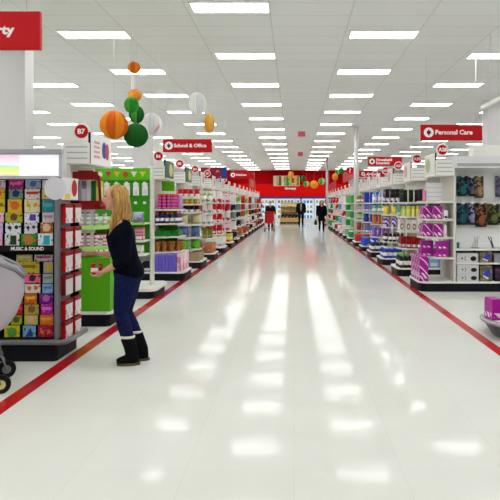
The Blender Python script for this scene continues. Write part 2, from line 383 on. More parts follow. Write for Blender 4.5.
# ---------------------------------------------------------------- products
CACHE = {}
def spec(kind, w, d, h, m1, m2=None, detail=True):
    """list of (part name, mesh); first is the body, base at z=0"""
    key = (kind, w, d, h, m1.name, m2.name if m2 else '', detail)
    if key in CACHE: return CACHE[key]
    m2 = m2 or SIGNW
    out = []
    if kind in ('box', 'book', 'carton'):
        out.append((kind if kind != 'box' else 'product_box', MB().bb(-w/2, w/2, -d/2, d/2, 0, h, min(w, d, h)*.05).mesh('product_box', m1)))
        if detail:
            b = MB(); b.bb(-w*.36, w*.36, -d/2-.002, -d/2+.001, h*.12, h*.34)
            b.bb(-w/2-.002, -w/2+.001, -d*.36, d*.36, h*.12, h*.34); b.bb(w/2-.001, w/2+.002, -d*.36, d*.36, h*.12, h*.34)
            out.append(('label_panel', b.mesh('label_panel', m2)))
    elif kind in ('bottle', 'jug'):
        r = min(w, d)/2
        b = MB().lathe([(r*.9, 0), (r, h*.03), (r, h*.6), (r*.92, h*.7), (r*.45, h*.84), (r*.38, h*.86)], 14, sx=w/2/r, sy=d/2/r)
        if kind == 'jug': b.tube([(-r*.9, 0, h*.42), (-r*1.25, 0, h*.5), (-r*1.2, 0, h*.68), (-r*.5, 0, h*.78)], r*.16, 6)
        out.append((kind, b.mesh(kind, m1)))
        out.append(('cap', MB().lathe([(r*.48, h*.85), (r*.48, h*.97), (r*.4, h)], 12).mesh('cap', m2)))
        if detail: out.append(('label_band', MB().lathe([(r*1.015, h*.2), (r*1.015, h*.5)], 14, sx=w/2/r, sy=d/2/r).mesh('label_band', SIGNW if m2 is not SIGNW else LIMEL)))
    elif kind in ('canister', 'tube', 'jar'):
        r = min(w, d)/2
        out.append((kind, MB().lathe([(r*.95, 0), (r, h*.03), (r, h*.86), (r*.9, h*.9)], 16).mesh(kind, m1)))
        out.append(('lid', MB().lathe([(r*1.02, h*.87), (r*1.02, h*.97), (r*.9, h)], 16).mesh('lid', m2)))
    elif kind in ('pouch', 'pillow'):
        b = MB(); n = 8; bm = b.bm; g = {}
        for s in (-1, 1):
            for i in range(n+1):
                for j in range(n+1):
                    u, v = i/n*2-1, j/n*2-1
                    if s == 1 and (abs(u) == 1 or abs(v) == 1): g[s, i, j] = g[-1, i, j]; continue
                    e = ((1-abs(u)**2.6)*(1-abs(v)**2.6))**.5
                    pin = 1-.05*(abs(u)**2)*(1-abs(v))-.0
                    g[s, i, j] = bm.verts.new((u*w/2*(1-.06*(1-abs(v)**2)*(abs(u)**4)), s*d/2*e, h/2+v*h/2*pin))
        for s in (-1, 1):
            for i in range(n):
                for j in range(n):
                    q = (g[s, i, j], g[s, i+1, j], g[s, i+1, j+1], g[s, i, j+1])
                    f = bm.faces.new(q if s == -1 else q[::-1]); f.smooth = True
        out.append(('product_pouch', b.mesh('product_pouch', m1)))
        if detail: out.append(('seal_strip', MB().bb(-w*.47, w*.47, -.003, .003, h*.975, h*1.02).mesh('seal_strip', m2)))
    elif kind == 'tub':
        out.append(('storage_tub', MB().loft([((0, 0, 0), d*.43, w*.43), ((0, 0, h*.5), d*.47, w*.47), ((0, 0, h*.9), d*.5, w*.5)], 16, (0, 1, 0)).mesh('storage_tub', m1)))
        out.append(('lid', MB().loft([((0, 0, h*.9), d*.52, w*.52), ((0, 0, h*.97), d*.52, w*.52), ((0, 0, h), d*.4, w*.4)], 16, (0, 1, 0)).mesh('lid', m2)))
    elif kind == 'bag':
        b = MB(); b.prism([(-w/2, -d/2), (w/2, -d/2), (w/2*.94, 0), (w/2, d/2), (-w/2, d/2), (-w/2*.94, 0)], 0, h*.82)
        out.append(('gift_bag', b.mesh('gift_bag', m1)))
        b = MB()
        for s in (-1, 1): b.tube([(-w*.2, s*d*.4, h*.8), (-w*.15, s*d*.4, h*.95), (0, s*d*.4, h), (w*.15, s*d*.4, h*.95), (w*.2, s*d*.4, h*.8)], .003, 5)
        out.append(('handle', b.mesh('handle', m2)))
    elif kind == 'basket':
        b = MB(); N_ = 20
        b.lathe([(w*.4, 0), (w*.45, h*.3), (w*.5, h*.9), (w*.5, h), (w*.46, h), (w*.42, h*.25), (w*.1, h*.12)], 20, lobes=10, amp=.06, sy=d/w)
        out.append(('basket', b.mesh('basket', m1)))
    elif kind == 'hangpack':            # hangs from its top (base at z=0 = bottom)
        b = MB(); b.bb(-w/2, w/2, -.003, .003, 0, h)
        out.append(('hang_pack', b.mesh('hang_pack', m1)))
        out.append(('blister', MB().loft([((0, -.004, h*.3), w*.36, h*.22), ((0, -d*.6, h*.3), w*.33, h*.2), ((0, -d, h*.3), w*.22, h*.13)], 12, (1, 0, 0)).mesh('blister', m2)))
    CACHE[key] = out
    return out
NAMES = {'product_box': 'product_box'}
def place(sp, loc, label, cat, group=None, rz=0):
    o = bpy.data.objects.new(sp[0][0], sp[0][1]); COL.objects.link(o)
    o.location = loc; o.rotation_euler = (0, 0, rz); tag(o, label, cat, group)
    for nm, me in sp[1:]:
        c = bpy.data.objects.new(nm, me); COL.objects.link(c); c.parent = o
    return o

# ---------------------------------------------------------------- gondolas with endcaps
A_IN = 2.74
def poly_shelf():
    return [(A_IN, 0), (2.56, .03), (2.40, .11), (2.28, .24), (2.23, .38), (2.23, .62), (2.28, .76), (2.40, .89), (2.56, .97), (A_IN, 1.0)]
def poly_base(e=0):
    return [(5, -.06+e), (2.26+e, -.06+e), (2.17+e, 0+e), (2.14+e, .12), (2.14+e, .88), (2.17+e, 1-e), (2.26+e, 1.06-e), (5, 1.06-e)]
def near_b(a):                          # where the shelf edge lies at distance a from the aisle middle
    P = poly_shelf()[:6]
    for (a1, b1), (a0, b0) in zip(P, P[1:]):
        if a0 <= a <= a1: return b0 + (a-a0)/(a1-a0)*(b1-b0) if a1 > a0 else b0
    return .38 if a < 2.23 else 0
STD = [.17, .57, .93, 1.24, 1.54]
SHELFN = ['deck', 'fourth shelf', 'third shelf', 'second shelf', 'top shelf']
def gondola(side, Yk, label, shelves=STD, run=4.6, marker=None, head=None, green=False, bays=True, detail=True, edge=None, caps=True):
    s = side; hx = -.07 if side > 0 else .03
    t = thing('shelving_unit', label, 'store shelves', (0, Yk, 0), 0, 'white shelving units beside the aisle')
    m = lambda pts: [(s*a, b) for a, b in pts]
    def end(pts, a): return [(min(p[0], a), p[1]) for p in pts]
    MB().prism(m(end(poly_base(.012), run)), 0, .142).build('kick_base', DARK, t)
    MB().prism(m(end(poly_base(), run)), .142, shelves[0]).build('deck', WHITE, t)
    MB().bb(s*A_IN, s*(A_IN+.04), 0, 1, shelves[0], 2.0).build('end_panel', OFFW, t)
    ed = edge or OFFW
    for z in shelves[1:]:
        sh = MB().prism(m(poly_shelf()), z-.03, z).build('endcap_shelf', WHITE, t)
        if detail:
            b = MB(); Q = poly_shelf()
            for i in range(len(Q)-1):
                (a0, b0), (a1, b1) = Q[i], Q[i+1]
                v = Vector((a1-a0, b1-b0, 0)); n = Vector((v.y, -v.x, 0)).normalized()
                if n.x > 0: n = -n
                c = Vector(((a0+a1)/2, (b0+b1)/2, z-.015))+n*.003
                b.box((s*c.x, c.y, c.z), (v.length, .005, .034), Matrix.Rotation(math.atan2(v.y, s*v.x), 3, 'Z'))
            b.build('price_strip', ed, sh)
    # run of shelving behind the endcap
    MB().bb(s*(A_IN+.04), s*run, .48, .52, shelves[0], 1.95).build('spine_panel', OFFW, t)
    if bays:
        for z in shelves[1:]:
            for b0, b1 in ((.04, .48), (.52, .96)):
                MB().bb(s*(A_IN+.04), s*run, b0, b1, z-.03, z).build('shelf', WHITE, t)
    # three-sided header with lined copy
    if caps:
        MB().prism(m([(2.83, .0), (2.5+hx, .0), (2.5+hx, .95), (2.83, .95)]), 1.985, 2.0).build('canopy', OFFW, t)
        for b in (.01, .93):
            h = MB().bb(s*(2.5+hx), s*(2.83+hx), b, b+.014, 2.0, 2.25)
            h.m(1)
            yy = b-.001 if b < .5 else b+.0135
            for z in (2.2, 2.13, 2.06): h.bb(s*(2.53+hx), s*(2.80+hx), yy, yy+.0015, z-.008, z+.008)
            h.build('header_panel', [WHITE, GREYT], t)
        h = MB().bb(s*(2.5+hx), s*(2.515+hx), .03, .93, 2.0, 2.38); ap = h.build('aisle_header', LGREY if head is None else SIGNW, t)
        MB().bb(s*(2.496+hx), s*(2.519+hx), .012, .03, 2.0, 2.38).build('header_post', BLACK, t)
        b = MB(); c1, c2 = head or (mat('head_print_grey', '#d7d3d0', .6), mat('head_print_red', '#cf8d90', .6))
        e = s*(2.498+hx)
        b.m(0).bb(e-.002, e+.002, .05, .91, 2.02, 2.36)
        pts = 20
        b.m(1)
        vs = [b.bm.verts.new((e-s*.003, .62+.2*math.cos(2*PI*i/pts), 2.19+.13*math.sin(2*PI*i/pts))) for i in range(pts)]
        b.bm.faces.new(vs).material_index = 1
        b.build('header_print', [c1, c2], ap)
    if marker:
        mk = MB().disc_y((s*(2.665+hx), .2, 2.45), .105, .012).build('aisle_marker', SIGNW, t)
        MB().disc_y((s*(2.665+hx), .195, 2.45), .085, .012).build('marker_face', RED, mk)
        tt = text(marker, .085, (s*(2.665+hx), .192, 2.45), SIGNW, mk, center=True, off=.003)
        MB().bb(s*(2.66+hx)-.006, s*(2.66+hx)+.006, .206, .216, 2.0, 2.36).build('marker_stem', WHITE, mk)
    return t

def stock(side, Yk, fix, shelf_i, z, kind, desc, cat, n, w, d, h, m1, m2=None, a0=None, rows=1, detail=True, gap=.008, rz=0, first_all=True, group=None):
    sp = spec(kind, w, d, h, m1, m2, detail)
    a = (a0 if a0 is not None else (2.26 if shelf_i else 2.2)) + w/2
    for i in range(n):
        ac = a + i*(w+gap)
        if ac + w/2 > A_IN-.004: break
        b0 = (near_b(ac-w/2) if shelf_i else .0) + .012
        bc = b0 + d/2; r = 0
        while bc + d/2 < .985 - (near_b(ac-w/2) if shelf_i else 0) and r < (6 if (i == 0 and first_all) else rows):
            lab = '%s from aisle, %s row, %s of %s' % ((ORD[i] + ' ' + desc), ['front', 'second', 'third', 'fourth', 'fifth', 'sixth'][r], SHELFN[shelf_i], fix)
            place(sp, (side*ac, Yk+bc, z), lab, cat, group or ('%ss on the %s of %s' % (desc, SHELFN[shelf_i], fix)))
            bc += d + .012; r += 1

def bay_stock(side, Yk, fix, shelf_i, z, kind, desc, cat, n, w, d, h, m1, m2=None, a0=2.82, gap=.02):
    sp = spec(kind, w, d, h, m1, m2, True)
    for i in range(n):
        ac = a0 + w/2 + i*(w+gap)
        place(sp, (side*ac, Yk+.06+d/2, z), '%s %s from end panel, side bay, %s of %s' % (ORD[i], desc, SHELFN[shelf_i], fix), cat, '%ss in the side bay of %s' % (desc, fix))

# colours
MG = pmat('#a5148f', '#c03cae', 'diag', 4, .84, '#f2dff0', dist=2); MGP = mat('magenta_plain', '#aa1694', .4)
MGW = pmat('#f0dcec', '#a01f92', 'diag', 7, .6, dist=3)
NAVY = mat('navy', '#1c2350', .4); BLUE = mat('product_blue', '#1f3fb0', .4); SKY = mat('sky', '#7fb2de', .45)
BLUEP = pmat('#1b37a8', '#14246c', 'hstripe', 9, .7, '#c8d4ee'); 
YEL = mat('product_yellow', '#e8d34a', .45); YEL2 = pmat('#e3df7a', '#c9bd3c', 'band', 1, .7); ORA = mat('product_orange', '#e06a20', .45)
REDP = mat('product_red', '#b8141c', .45); REDB = pmat('#b8141c', '#7a0d14', 'stripe', 16, .55); REDW = pmat('#c91a22', '#f1e6e2', 'noise', 9, .56)
WRED = pmat('#efe7e4', '#c43038', 'noise', 7, .6); WBRN = pmat('#ece6de', '#6d3f35', 'spots', 9, .0, None); 
GRE = mat('product_green', '#1f9a34', .45); GREP = pmat('#24a338', '#12742a', 'hstripe', 8, .6, '#d2e9cf'); LIMEP = mat('product_lime', '#74c81e', .45)
PUR = mat('product_purple', '#6a3fb8', .45); PURL = mat('lavender_plastic', '#7f6ae0', .4); PURW = pmat('#6d3aa6', '#e5dcf0', 'diag', 6, .55, dist=4)
TEAL = mat('product_teal', '#5fb4c0', .45); TAN = mat('tan', '#a5936a', .55); OLIVE = mat('olive', '#7d7a1c', .5); BEIGE = pmat('#d6cf9c', '#bdb57e', 'stripe', 12, .5)
DENIM = pmat('#5f78b4', '#41558c', 'noise', 8, .5, '#93a6d0'); BRNOR = pmat('#b06a34', '#8a4520', 'noise', 14, .5, '#d09a58'); PINK = mat('product_pink', '#e58aa6', .5)
PINKW = pmat('#f0d5dd', '#e58aa6', 'noise', 8, .52); LILAC = mat('lilac', '#c3a5d6', .5); MAGT = mat('hot_magenta', '#c32a8c', .45)
WHITEP = mat('product_white', '#e8e6e4', .5); BLKG = pmat('#141a16', '#2c6a2a', 'noise', 12, .6); BLKW = pmat('#18181c', '#e4e2e0', 'noise', 9, .6)
GREYB = mat('product_grey', '#8f9298', .5); TERRA = pmat('#b0603a', '#c98058', 'noise', 7, .5)
WRING = pmat('#e7e1da', '#7a4a44', 'mid', 1, .0); 
def ring_mat():
    m = bpy.data.materials.new('print_rings'); m.use_nodes = True
    N = m.node_tree.nodes; L = m.node_tree.links; b = N['Principled BSDF']; b.inputs['Roughness'].default_value = .45
    tc = N.new('ShaderNodeTexCoord'); mp = N.new('ShaderNodeMapping'); mp.inputs['Location'].default_value = (-.5, -.5, -.38); mp.vector_type = 'POINT'
    L.new(tc.outputs['Generated'], mp.inputs[0])
    ln = N.new('ShaderNodeVectorMath'); ln.operation = 'MULTIPLY'; ln.inputs[1].default_value = (1, 0, 1.4); L.new(mp.outputs[0], ln.inputs[0])
    le = N.new('ShaderNodeVectorMath'); le.operation = 'LENGTH'; L.new(ln.outputs[0], le.inputs[0])
    r = N.new('ShaderNodeValToRGB'); r.color_ramp.interpolation = 'CONSTANT'; e = r.color_ramp.elements
    e[0].color = lin('#e7e0da'); e[1].position = .2; e[1].color = lin('#7d3f3c'); k = e.new(.36); k.color = lin('#e7e0da')
    L.new(le.outputs['Value'], r.inputs[0]); L.new(r.outputs[0], b.inputs['Base Color'])
    return m
RINGS = ring_mat()

# ================================================================= RIGHT SIDE
RY = [11.16, 13.5, 15.95, 18.25, 20.6, 22.95, 25.6, 28.0, 30.4, 32.8, 35.2, 37.6, 40.0, 42.4, 44.8, 47.2]
LY = [7.95, 10.26, 12.72, 15.12, 17.5, 20.0, 22.45, 24.9, 27.3, 29.7, 32.1, 34.5, 36.9, 39.3, 41.7, 44.1, 46.5]
RN = ['nearest right endcap'] + ['%s right endcap' % ORD[i] for i in range(1, 20)]
LN = ['nearest left endcap'] + ['%s left endcap' % ORD[i] for i in range(1, 20)]
RM = ['A28', 'A30', 'A31', 'A32', 'A33', 'A34', 'A35', None]
HEADG = (pmat('#1c5f3c', '#15492e', 'noise', 4, .5), mat('head_yellow', '#d8d27a', .5))
HEADP = (mat('head_cream', '#e2ded2', .6), mat('head_pinkish', '#cf9aa8', .6))
HEADE = (mat('head_cream2', '#dfdbd2', .6), mat('head_sage', '#a9b690', .6))

R = []
heads = [HEADE, HEADP, HEADP, HEADP, HEADP, HEADP]
descs = ['white shelving unit with magenta boxes, nearest on the right', 'second right shelving unit, stocked with yellow canisters and ringed white boxes',
         'third right shelving unit, with purple swirl packs and blue jugs', 'fourth right shelving unit, with green, orange and purple packs',
         'fifth right shelving unit, filled with blue packages', 'sixth right shelving unit, just before the nearer white post']
for k, yk in enumerate(RY):
    lab = descs[k] if k < len(descs) else '%s white shelving unit from the front along the right side' % ORD[k]
    R.append(gondola(1, yk, lab, STD if k else [.17, .58, .93, 1.24, 1.55], 5.3 if k != 3 else 5.3, RM[k] if k < len(RM) else None, heads[k] if k < 6 else HEADP, bays=0 < k < 8, detail=k < 7))
S = STD
# R1: magenta
f = RN[0]; y = RY[0]; Z1 = [.17, .58, .93, 1.24, 1.55]
stock(1, y, f, 0, .17, 'box', 'tall magenta and white box', 'box', 1, .15, .2, .43, MG, MGW, a0=2.16, rows=4)
stock(1, y, f, 1, .58, 'box', 'wide magenta box', 'box', 2, .215, .13, .135, MGP, MGW, a0=2.25, rows=3, gap=.004)
stock(1, y+0, f, 2, .93, 'box', 'magenta razor box', 'box', 2, .155, .15, .225, MG, MGW, a0=2.27, rows=3, gap=.004)
stock(1, y, f, 3, 1.24, 'box', 'magenta patterned box', 'box', 2, .15, .15, .225, MG, MGW, a0=2.27, rows=3, gap=.004)
# second layer of wide magenta boxes
sp = spec('box', .215, .13, .135, MGP, MGW)
for i in range(2):
    ac = 2.25+.1075+i*.219
    place(sp, (ac, y+near_b(ac-.1075)+.012+.065, .716), '%s wide magenta box from aisle, upper layer, %s of %s' % (ORD[i], SHELFN[1], f), 'box', 'wide magenta boxes, upper layer')
place(spec('box', .07, .06, .15, WHITEP, BLACK), (2.63, y+.12, 1.24), 'small white box with dark label beside the magenta boxes on second shelf', 'box')
place(spec('box', .05, .1, .21, WHITEP, PINKW), (2.62, y+.14, .93), 'narrow white box at the inner end of the magenta razor box row', 'box')
t = thing('display_card', 'blank white display card standing on top shelf of the nearest right endcap', 'display card', (2.5, y+.45, 1.55))
MB().bb(-.14, .14, -.004, .004, .0, .33).build('card', mat('bright_card', '#f4f4f6', .5), t)
b = MB()
for zz in (.08, .16, .24): b.bb(-.14, .14, -.012, -.004, zz-.004, zz+.004)
b.build('ledge', LGREY, t)
MB().bb(-.1, .1, -.03, .05, 0, .01).build('foot', LGREY, t)
place(spec('pouch', .07, .05, .2, PINK, WHITEP), (2.32, y+.4, 1.55), 'pink pouch on top shelf of the nearest right endcap', 'pouch')
for i in range(3):
    place(spec('pouch', .07, .04, .22, BLKW if i else BLACK, GREYB), (2.30, y+.52+.1*i, 1.55), '%s dark pouch behind the pink one on the same top shelf' % ORD[i], 'pouch', 'dark pouches on the top shelf')
# R1 side bay: hair tools
rt = R[0]
MB().bb(2.78, 5.3, .40, .44, .17, .70).build('shade_panel', BLACK, rt)  # added black sheet that paints in the shadow behind the lower boxes
MB().bb(2.78, 5.3, .44, .478, .17, 2.12).build('lit_back_panel', mat('bay_white', '#f1f1f1', .5), rt)
v = MB(); v.bb(2.72, 5.3, .0, .5, 2.12, 2.32); v.build('valence', mat('valence_grey', '#dcdcde', .5), rt)
MB().bb(2.80, 5.3, -.004, .0, 2.15, 2.20).build('valence_stripe', mat('valence_dark', '#a3a3a6', .5), rt)
MB().bb(3.1, 5.3, .1, .4, 2.32, 2.52, .01).build('top_sign_box', WHITE, rt)
for z in (.49, .73): MB().bb(2.78, 5.3, -.02 if z == .73 else .02, .44, z-.03, z).build('shelf', WHITE, rt)
HP = [  # x0,x1,y0,y1,row,colours,label
 (457, 468.5, 176, 196, 'teal and black', '#12161f', '#256a74'), (468.8, 474.5, 177, 196, 'black and grey', '#101016', '#5d6070'), (475, 483.5, 176, 198, 'tan and copper', '#4a4238', '#a5805c'), (496, 505, 176, 197, 'violet grey', '#4b4658', '#77708a')]
HP2 = [(457, 468.5, 203, 225, 'teal and navy', '#0f1228', '#1f5a66'), (469, 475, 203, 225, 'navy and white', '#101126', '#8a8aa8'), (476, 487, 203, 227, 'copper haired', '#1a1412', '#8a5234'), (488, 500, 204, 225, 'black and yellow', '#101216', '#5c6030'), (501, 512, 204, 225, 'dark blue', '#182040', '#5a6c9a')]
for row, (lst, rn) in enumerate(((HP, 'upper'), (HP2, 'lower'))):
    for (x0, x1, y0, y1, nm, c1, c2) in lst:
        Yp = y+.34; X = PX((x0+x1)/2, Yp); w = (x1-x0)*Yp/F; h = (y1-y0)*Yp/F; z0 = PZ(y1, Yp)
        sp = spec('hangpack', round(w, 3), .04, round(h, 3), pmat(c1, c2, 'noise', 14, .52), pmat(c2, c1, 'noise', 10, .55))
        for q in range(2):
            place(sp, (X, Yp+q*.045, z0), '%s hair tool pack, %s hook row, right bay, %s' % (nm, rn, ['in front', 'second on its hook'][q]), 'hanging pack', 'hair tool packs')
        pg = MB().tube([(X, y+.45, z0+h-.012), (X, Yp-.03, z0+h-.012)], .003, 6); pg.m(1).bb(X-.025, X+.025, Yp-.034, Yp-.03, z0+h-.02, z0+h+.03)
        o = pg.build('peg_hook', [GREYM, WHITEP], rt); o.location = (0, -y, 0)
WB = pmat('#dad8da', '#2a2a30', 'noise', 11, .66)
def tool_box(X, Yf, z, w, h, m, label, front=None):
    o = place(spec('carton', w, .28, h, m, None, False), (X, Yf+.14, z), label, 'box'); o.name = 'tool_box'
    if front == 'clip':
        b = MB(); b.ell((w*.27, -.141, h*.42), (w*.14, .004, h*.26)); b.build('picture', BLACK, o)
        b = MB(); b.disc_y((-w*.25, -.142, h*.45), h*.1, .004, 12); b.bb(-w*.14, -w*.09, -.142, -.138, h*.5, h*.62); b.bb(-w*.14, -w*.09, -.142, -.138, h*.25, h*.37); b.build('mark', mat('print_dark', '#35353c', .5), o)
    if front == 'blue':
        b = MB(); b.prism_y([(-w*.3, h*.45), (w*.1, h*.8), (w*.35, h*.7), (w*.2, h*.25)], -.143, -.138); b.build('picture', mat('blue_picture', '#2b3fb4', .5), o)
        b = MB(); b.prism_y([(-w*.3, h*.42), (w*.2, h*.22), (w*.1, h*.12), (-w*.25, h*.3)], -.143, -.138); b.build('swoosh', WHITEP, o)
    return o
GB = mat('carton_grey', '#cfcdd0', .5); TB = pmat('#8d7f5c', '#5f5a4a', 'noise', 9, .5)
Yf = y+.0; wb_ = 22*Yf/F
tool_box(PX(468, Yf), Yf+.03, .49, .37, .165, GB, 'grey hair clipper box alone on middle shelf of right bay', 'clip')
tool_box(PX(486.5, Yf), Yf+.03, .49, .21, .19, TB, 'tan box with blue picture on middle shelf of right bay', 'blue')
tool_box(PX(499, Yf), Yf+.03, .49, .15, .16, GREYB, 'plain grey box at right end of middle shelf in right bay')
tool_box(PX(468, Yf), Yf+.0, .17, .37, .14, GB, 'lower of two stacked grey hair clipper boxes on right bay deck', 'clip')
tool_box(PX(468, Yf), Yf+.0, .3105, .37, .14, GB, 'upper of two stacked grey hair clipper boxes on right bay deck', 'clip')
tool_box(PX(486.5, Yf), Yf+.0, .17, .21, .27, TB, 'tall tan box with blue picture on the deck of right bay', 'blue')
tool_box(PX(500, Yf), Yf+.0, .17, .16, .22, pmat('#2a2030', '#5b2d55', 'noise', 9, .55), 'dark purple box on the deck at right bay edge')
o = thing('scissors', 'dark open scissors standing on the right bay display shelf', 'scissors', (PX(492, Yf+.1), Yf+.16, .73))
b = MB(); b.tube([(-.05, 0, .2), (0, 0, .1), (.025, 0, .02)], .008, 6); b.build('blade', BLACK, o)
b = MB(); b.tube([(.0, .01, .2), (0.02, .01, .1), (.045, .01, .02)], .008, 6); b.build('blade', BLACK, o)
b = MB()
for cx in (.025, .05): b.lathe([(.02, -.0), (.022, .012)], 12, (cx, 0, 0))
b.build('handle', BLACK, o)
o = thing('wire_stand', 'thin grey wire stand on the right bay display shelf', 'stand', (PX(475, Yf+.15), Yf+.2, .73))
b = MB()
for q in range(4): b.tube([(-.04+.03*q, 0, .01), (-.0+.02*q, 0, .12), (.01+.03*q, .02, .2)], .004, 5)
b.bb(-.06, .07, -.04, .04, 0, .012); b.build('wire', GREYM, o)
place(spec('jar', .05, .05, .1, mat('teal_pot', '#2f8e8c', .4), BLACK), (PX(459, Yf+.1), Yf+.16, .73), 'small teal pot at left end of the right bay display shelf', 'pot')

# R2
f = RN[1]; y = RY[1]
stock(1, y, f, 0, S[0], 'bottle', 'black and green bottle', 'bottle', 4, .085, .085, .29, BLKG, LIMEP, a0=2.2, rows=2)
stock(1, y, f, 1, S[1], 'box', 'red striped box', 'box', 4, .09, .12, .24, REDB, WHITEP, a0=2.27, rows=2)
stock(1, y, f, 2, S[2], 'box', 'ringed white box', 'box', 4, .1, .12, .25, RINGS, None, a0=2.25, rows=1, detail=False)
stock(1, y, f, 3, S[3], 'canister', 'yellow canister', 'canister', 5, .075, .075, .25, YEL2, mat('canister_lid', '#3c5a6a', .5), a0=2.3, rows=2)
stock(1, y, f, 4, S[4], 'pouch', 'dark hanging pouch', 'pouch', 3, .1, .06, .26, BLKG, GREYB, a0=2.3)
place(spec('pouch', .1, .06, .25, PINK, WHITEP), (2.66, y+.12, S[4]), 'pink pouch next to the dark ones on second right endcap', 'pouch')
place(spec('box', .05, .12, .25, TEAL, WHITEP), (2.262, y+.5, S[3]), 'teal box at the aisle end of the yellow canister row', 'box')
bay_stock(1, y, f, 0, S[0], 'carton', 'pale blue carton', 'box', 3, .2, .2, .3, SKY, WHITEP)
bay_stock(1, y, f, 1, S[1], 'carton', 'white carton', 'box', 3, .2, .2, .25, WHITEP, TEAL)
bay_stock(1, y, f, 2, S[2], 'carton', 'cream carton', 'box', 3, .2, .2, .2, mat('cream', '#e6dcc8', .5), ORA)
bay_stock(1, y, f, 3, S[3], 'carton', 'lilac carton', 'box', 3, .18, .2, .2, LILAC, WHITEP)
# R3
f = RN[2]; y = RY[2]
stock(1, y, f, 0, S[0], 'jug', 'blue jug', 'jug', 4, .11, .1, .28, BLUE, WHITEP, a0=2.2, rows=2)
stock(1, y, f, 1, S[1], 'bottle', 'black bottle', 'bottle', 5, .08, .08, .24, BLACK, GREYB, a0=2.27)
stock(1, y, f, 2, S[2], 'pouch', 'purple swirl pack', 'pouch', 3, .14, .1, .26, PURW, PUR, a0=2.27)
stock(1, y, f, 3, S[3], 'tub', 'yellow tub', 'tub', 3, .14, .12, .2, YEL, YEL2, a0=2.27)
stock(1, y, f, 4, S[4], 'box', 'black and white box', 'box', 4, .1, .12, .33, BLKW, WHITEP, a0=2.28)
bay_stock(1, y, f, 2, S[2], 'carton', 'grey carton', 'box', 3, .2, .2, .2, GREYB, WHITEP)
bay_stock(1, y, f, 1, S[1], 'carton', 'brown carton', 'box', 3, .2, .2, .24, TAN, WHITEP)
# R4
f = RN[3]; y = RY[3]
stock(1, y, f, 0, S[0], 'bottle', 'black bottle with white cap', 'bottle', 4, .11, .1, .3, NAVY, WHITEP, a0=2.18, rows=2)
stock(1, y, f, 1, S[1], 'pouch', 'violet pack', 'pouch', 4, .1, .1, .27, pmat('#8a4ab4', '#e0a8cc', 'noise', 8, .55), WHITEP, a0=2.27)
stock(1, y, f, 2, S[2], 'pouch', 'orange pack', 'pouch', 4, .1, .1, .27, pmat('#e2822a', '#b4551a', 'stripe', 9, .5), YEL, a0=2.27)
stock(1, y, f, 3, S[3], 'bottle', 'green bottle', 'bottle', 4, .1, .09, .28, GREP, BLACK, a0=2.27)
stock(1, y, f, 4, S[4], 'bottle', 'pale blue bottle', 'bottle', 4, .1, .09, .33, pmat('#c6dcf0', '#3f6cb8', 'stripe', 7, .6), SKY, a0=2.27)
# R5
f = RN[4]; y = RY[4]
for si, kd, h in ((1, 'box', .27), (2, 'pouch', .26), (3, 'box', .26), (4, 'box', .34)):
    stock(1, y, f, si, S[si], kd, 'blue package', 'package', 3, .145, .12, h, BLUEP if si % 2 else BLUE, WHITEP if kd == 'box' else SKY, a0=2.27, detail=si < 4)
stock(1, y, f, 0, S[0], 'pouch', 'bright blue bag', 'bag', 2, .24, .18, .27, pmat('#2a50c8', '#8ab0f0', 'noise', 6, .6), WHITEP, a0=2.2)
# R6
f = RN[5]; y = RY[5]
stock(1, y, f, 0, S[0], 'pouch', 'red bag', 'bag', 2, .24, .2, .26, pmat('#c81a20', '#f0b8a8', 'noise', 6, .66), WHITEP, a0=2.2)
stock(1, y, f, 1, S[1], 'tub', 'brick red tub', 'tub', 3, .14, .12, .25, mat('brick', '#a43c30', .5), REDP, a0=2.27)
stock(1, y, f, 2, S[2], 'box', 'green and white box', 'box', 3, .14, .12, .2, pmat('#7fae7c', '#e8e4d8', 'hstripe', 6, .5), REDP, a0=2.27)
stock(1, y, f, 3, S[3], 'box', 'pink brown box', 'box', 3, .14, .12, .18, pmat('#b8847a', '#e8d4cc', 'hstripe', 6, .5), WHITEP, a0=2.27)
stock(1, y, f, 4, S[4], 'bottle', 'amber bottle', 'bottle', 4, .1, .1, .26, mat('amber_glass', '#b0703a', .4), LIMEP, a0=2.27)
place(spec('pouch', .22, .16, .34, YEL, WHITEP), (2.5, RY[5]+.3, S[0]), 'yellow bag behind the red bags on the sixth right endcap', 'bag')
# farther right endcaps
FARR = [('green', GREP), ('green', GRE), ('white', WHITEP), ('blue', SKY), ('red', REDP), ('brown', TERRA), ('pink', PINKW), ('red', REDW), ('grey', GREYB), ('white', WRED)]
for k in range(6, len(RY)):
    for si in range(5):
        nm, mm = FARR[(0 if k in (6, 7) else random.randrange(1, len(FARR))) if k > 7 else 0]
        if k in (6, 7): mm = [GRE, GREP][(si+k) % 2]
        if k in (8, 9) and si % 2: nm, mm = ('white', WHITEP) if k == 8 else ('blue', SKY)
        stock(1, RY[k], RN[k], si, S[si], ['box', 'pouch', 'tub', 'box'][(k+si) % 4], nm + ' package', 'package', 2, .2, .16, (.26 if si < 4 else .34), mm, WHITEP, a0=2.27 if si else 2.2, detail=False, first_all=k < 9)

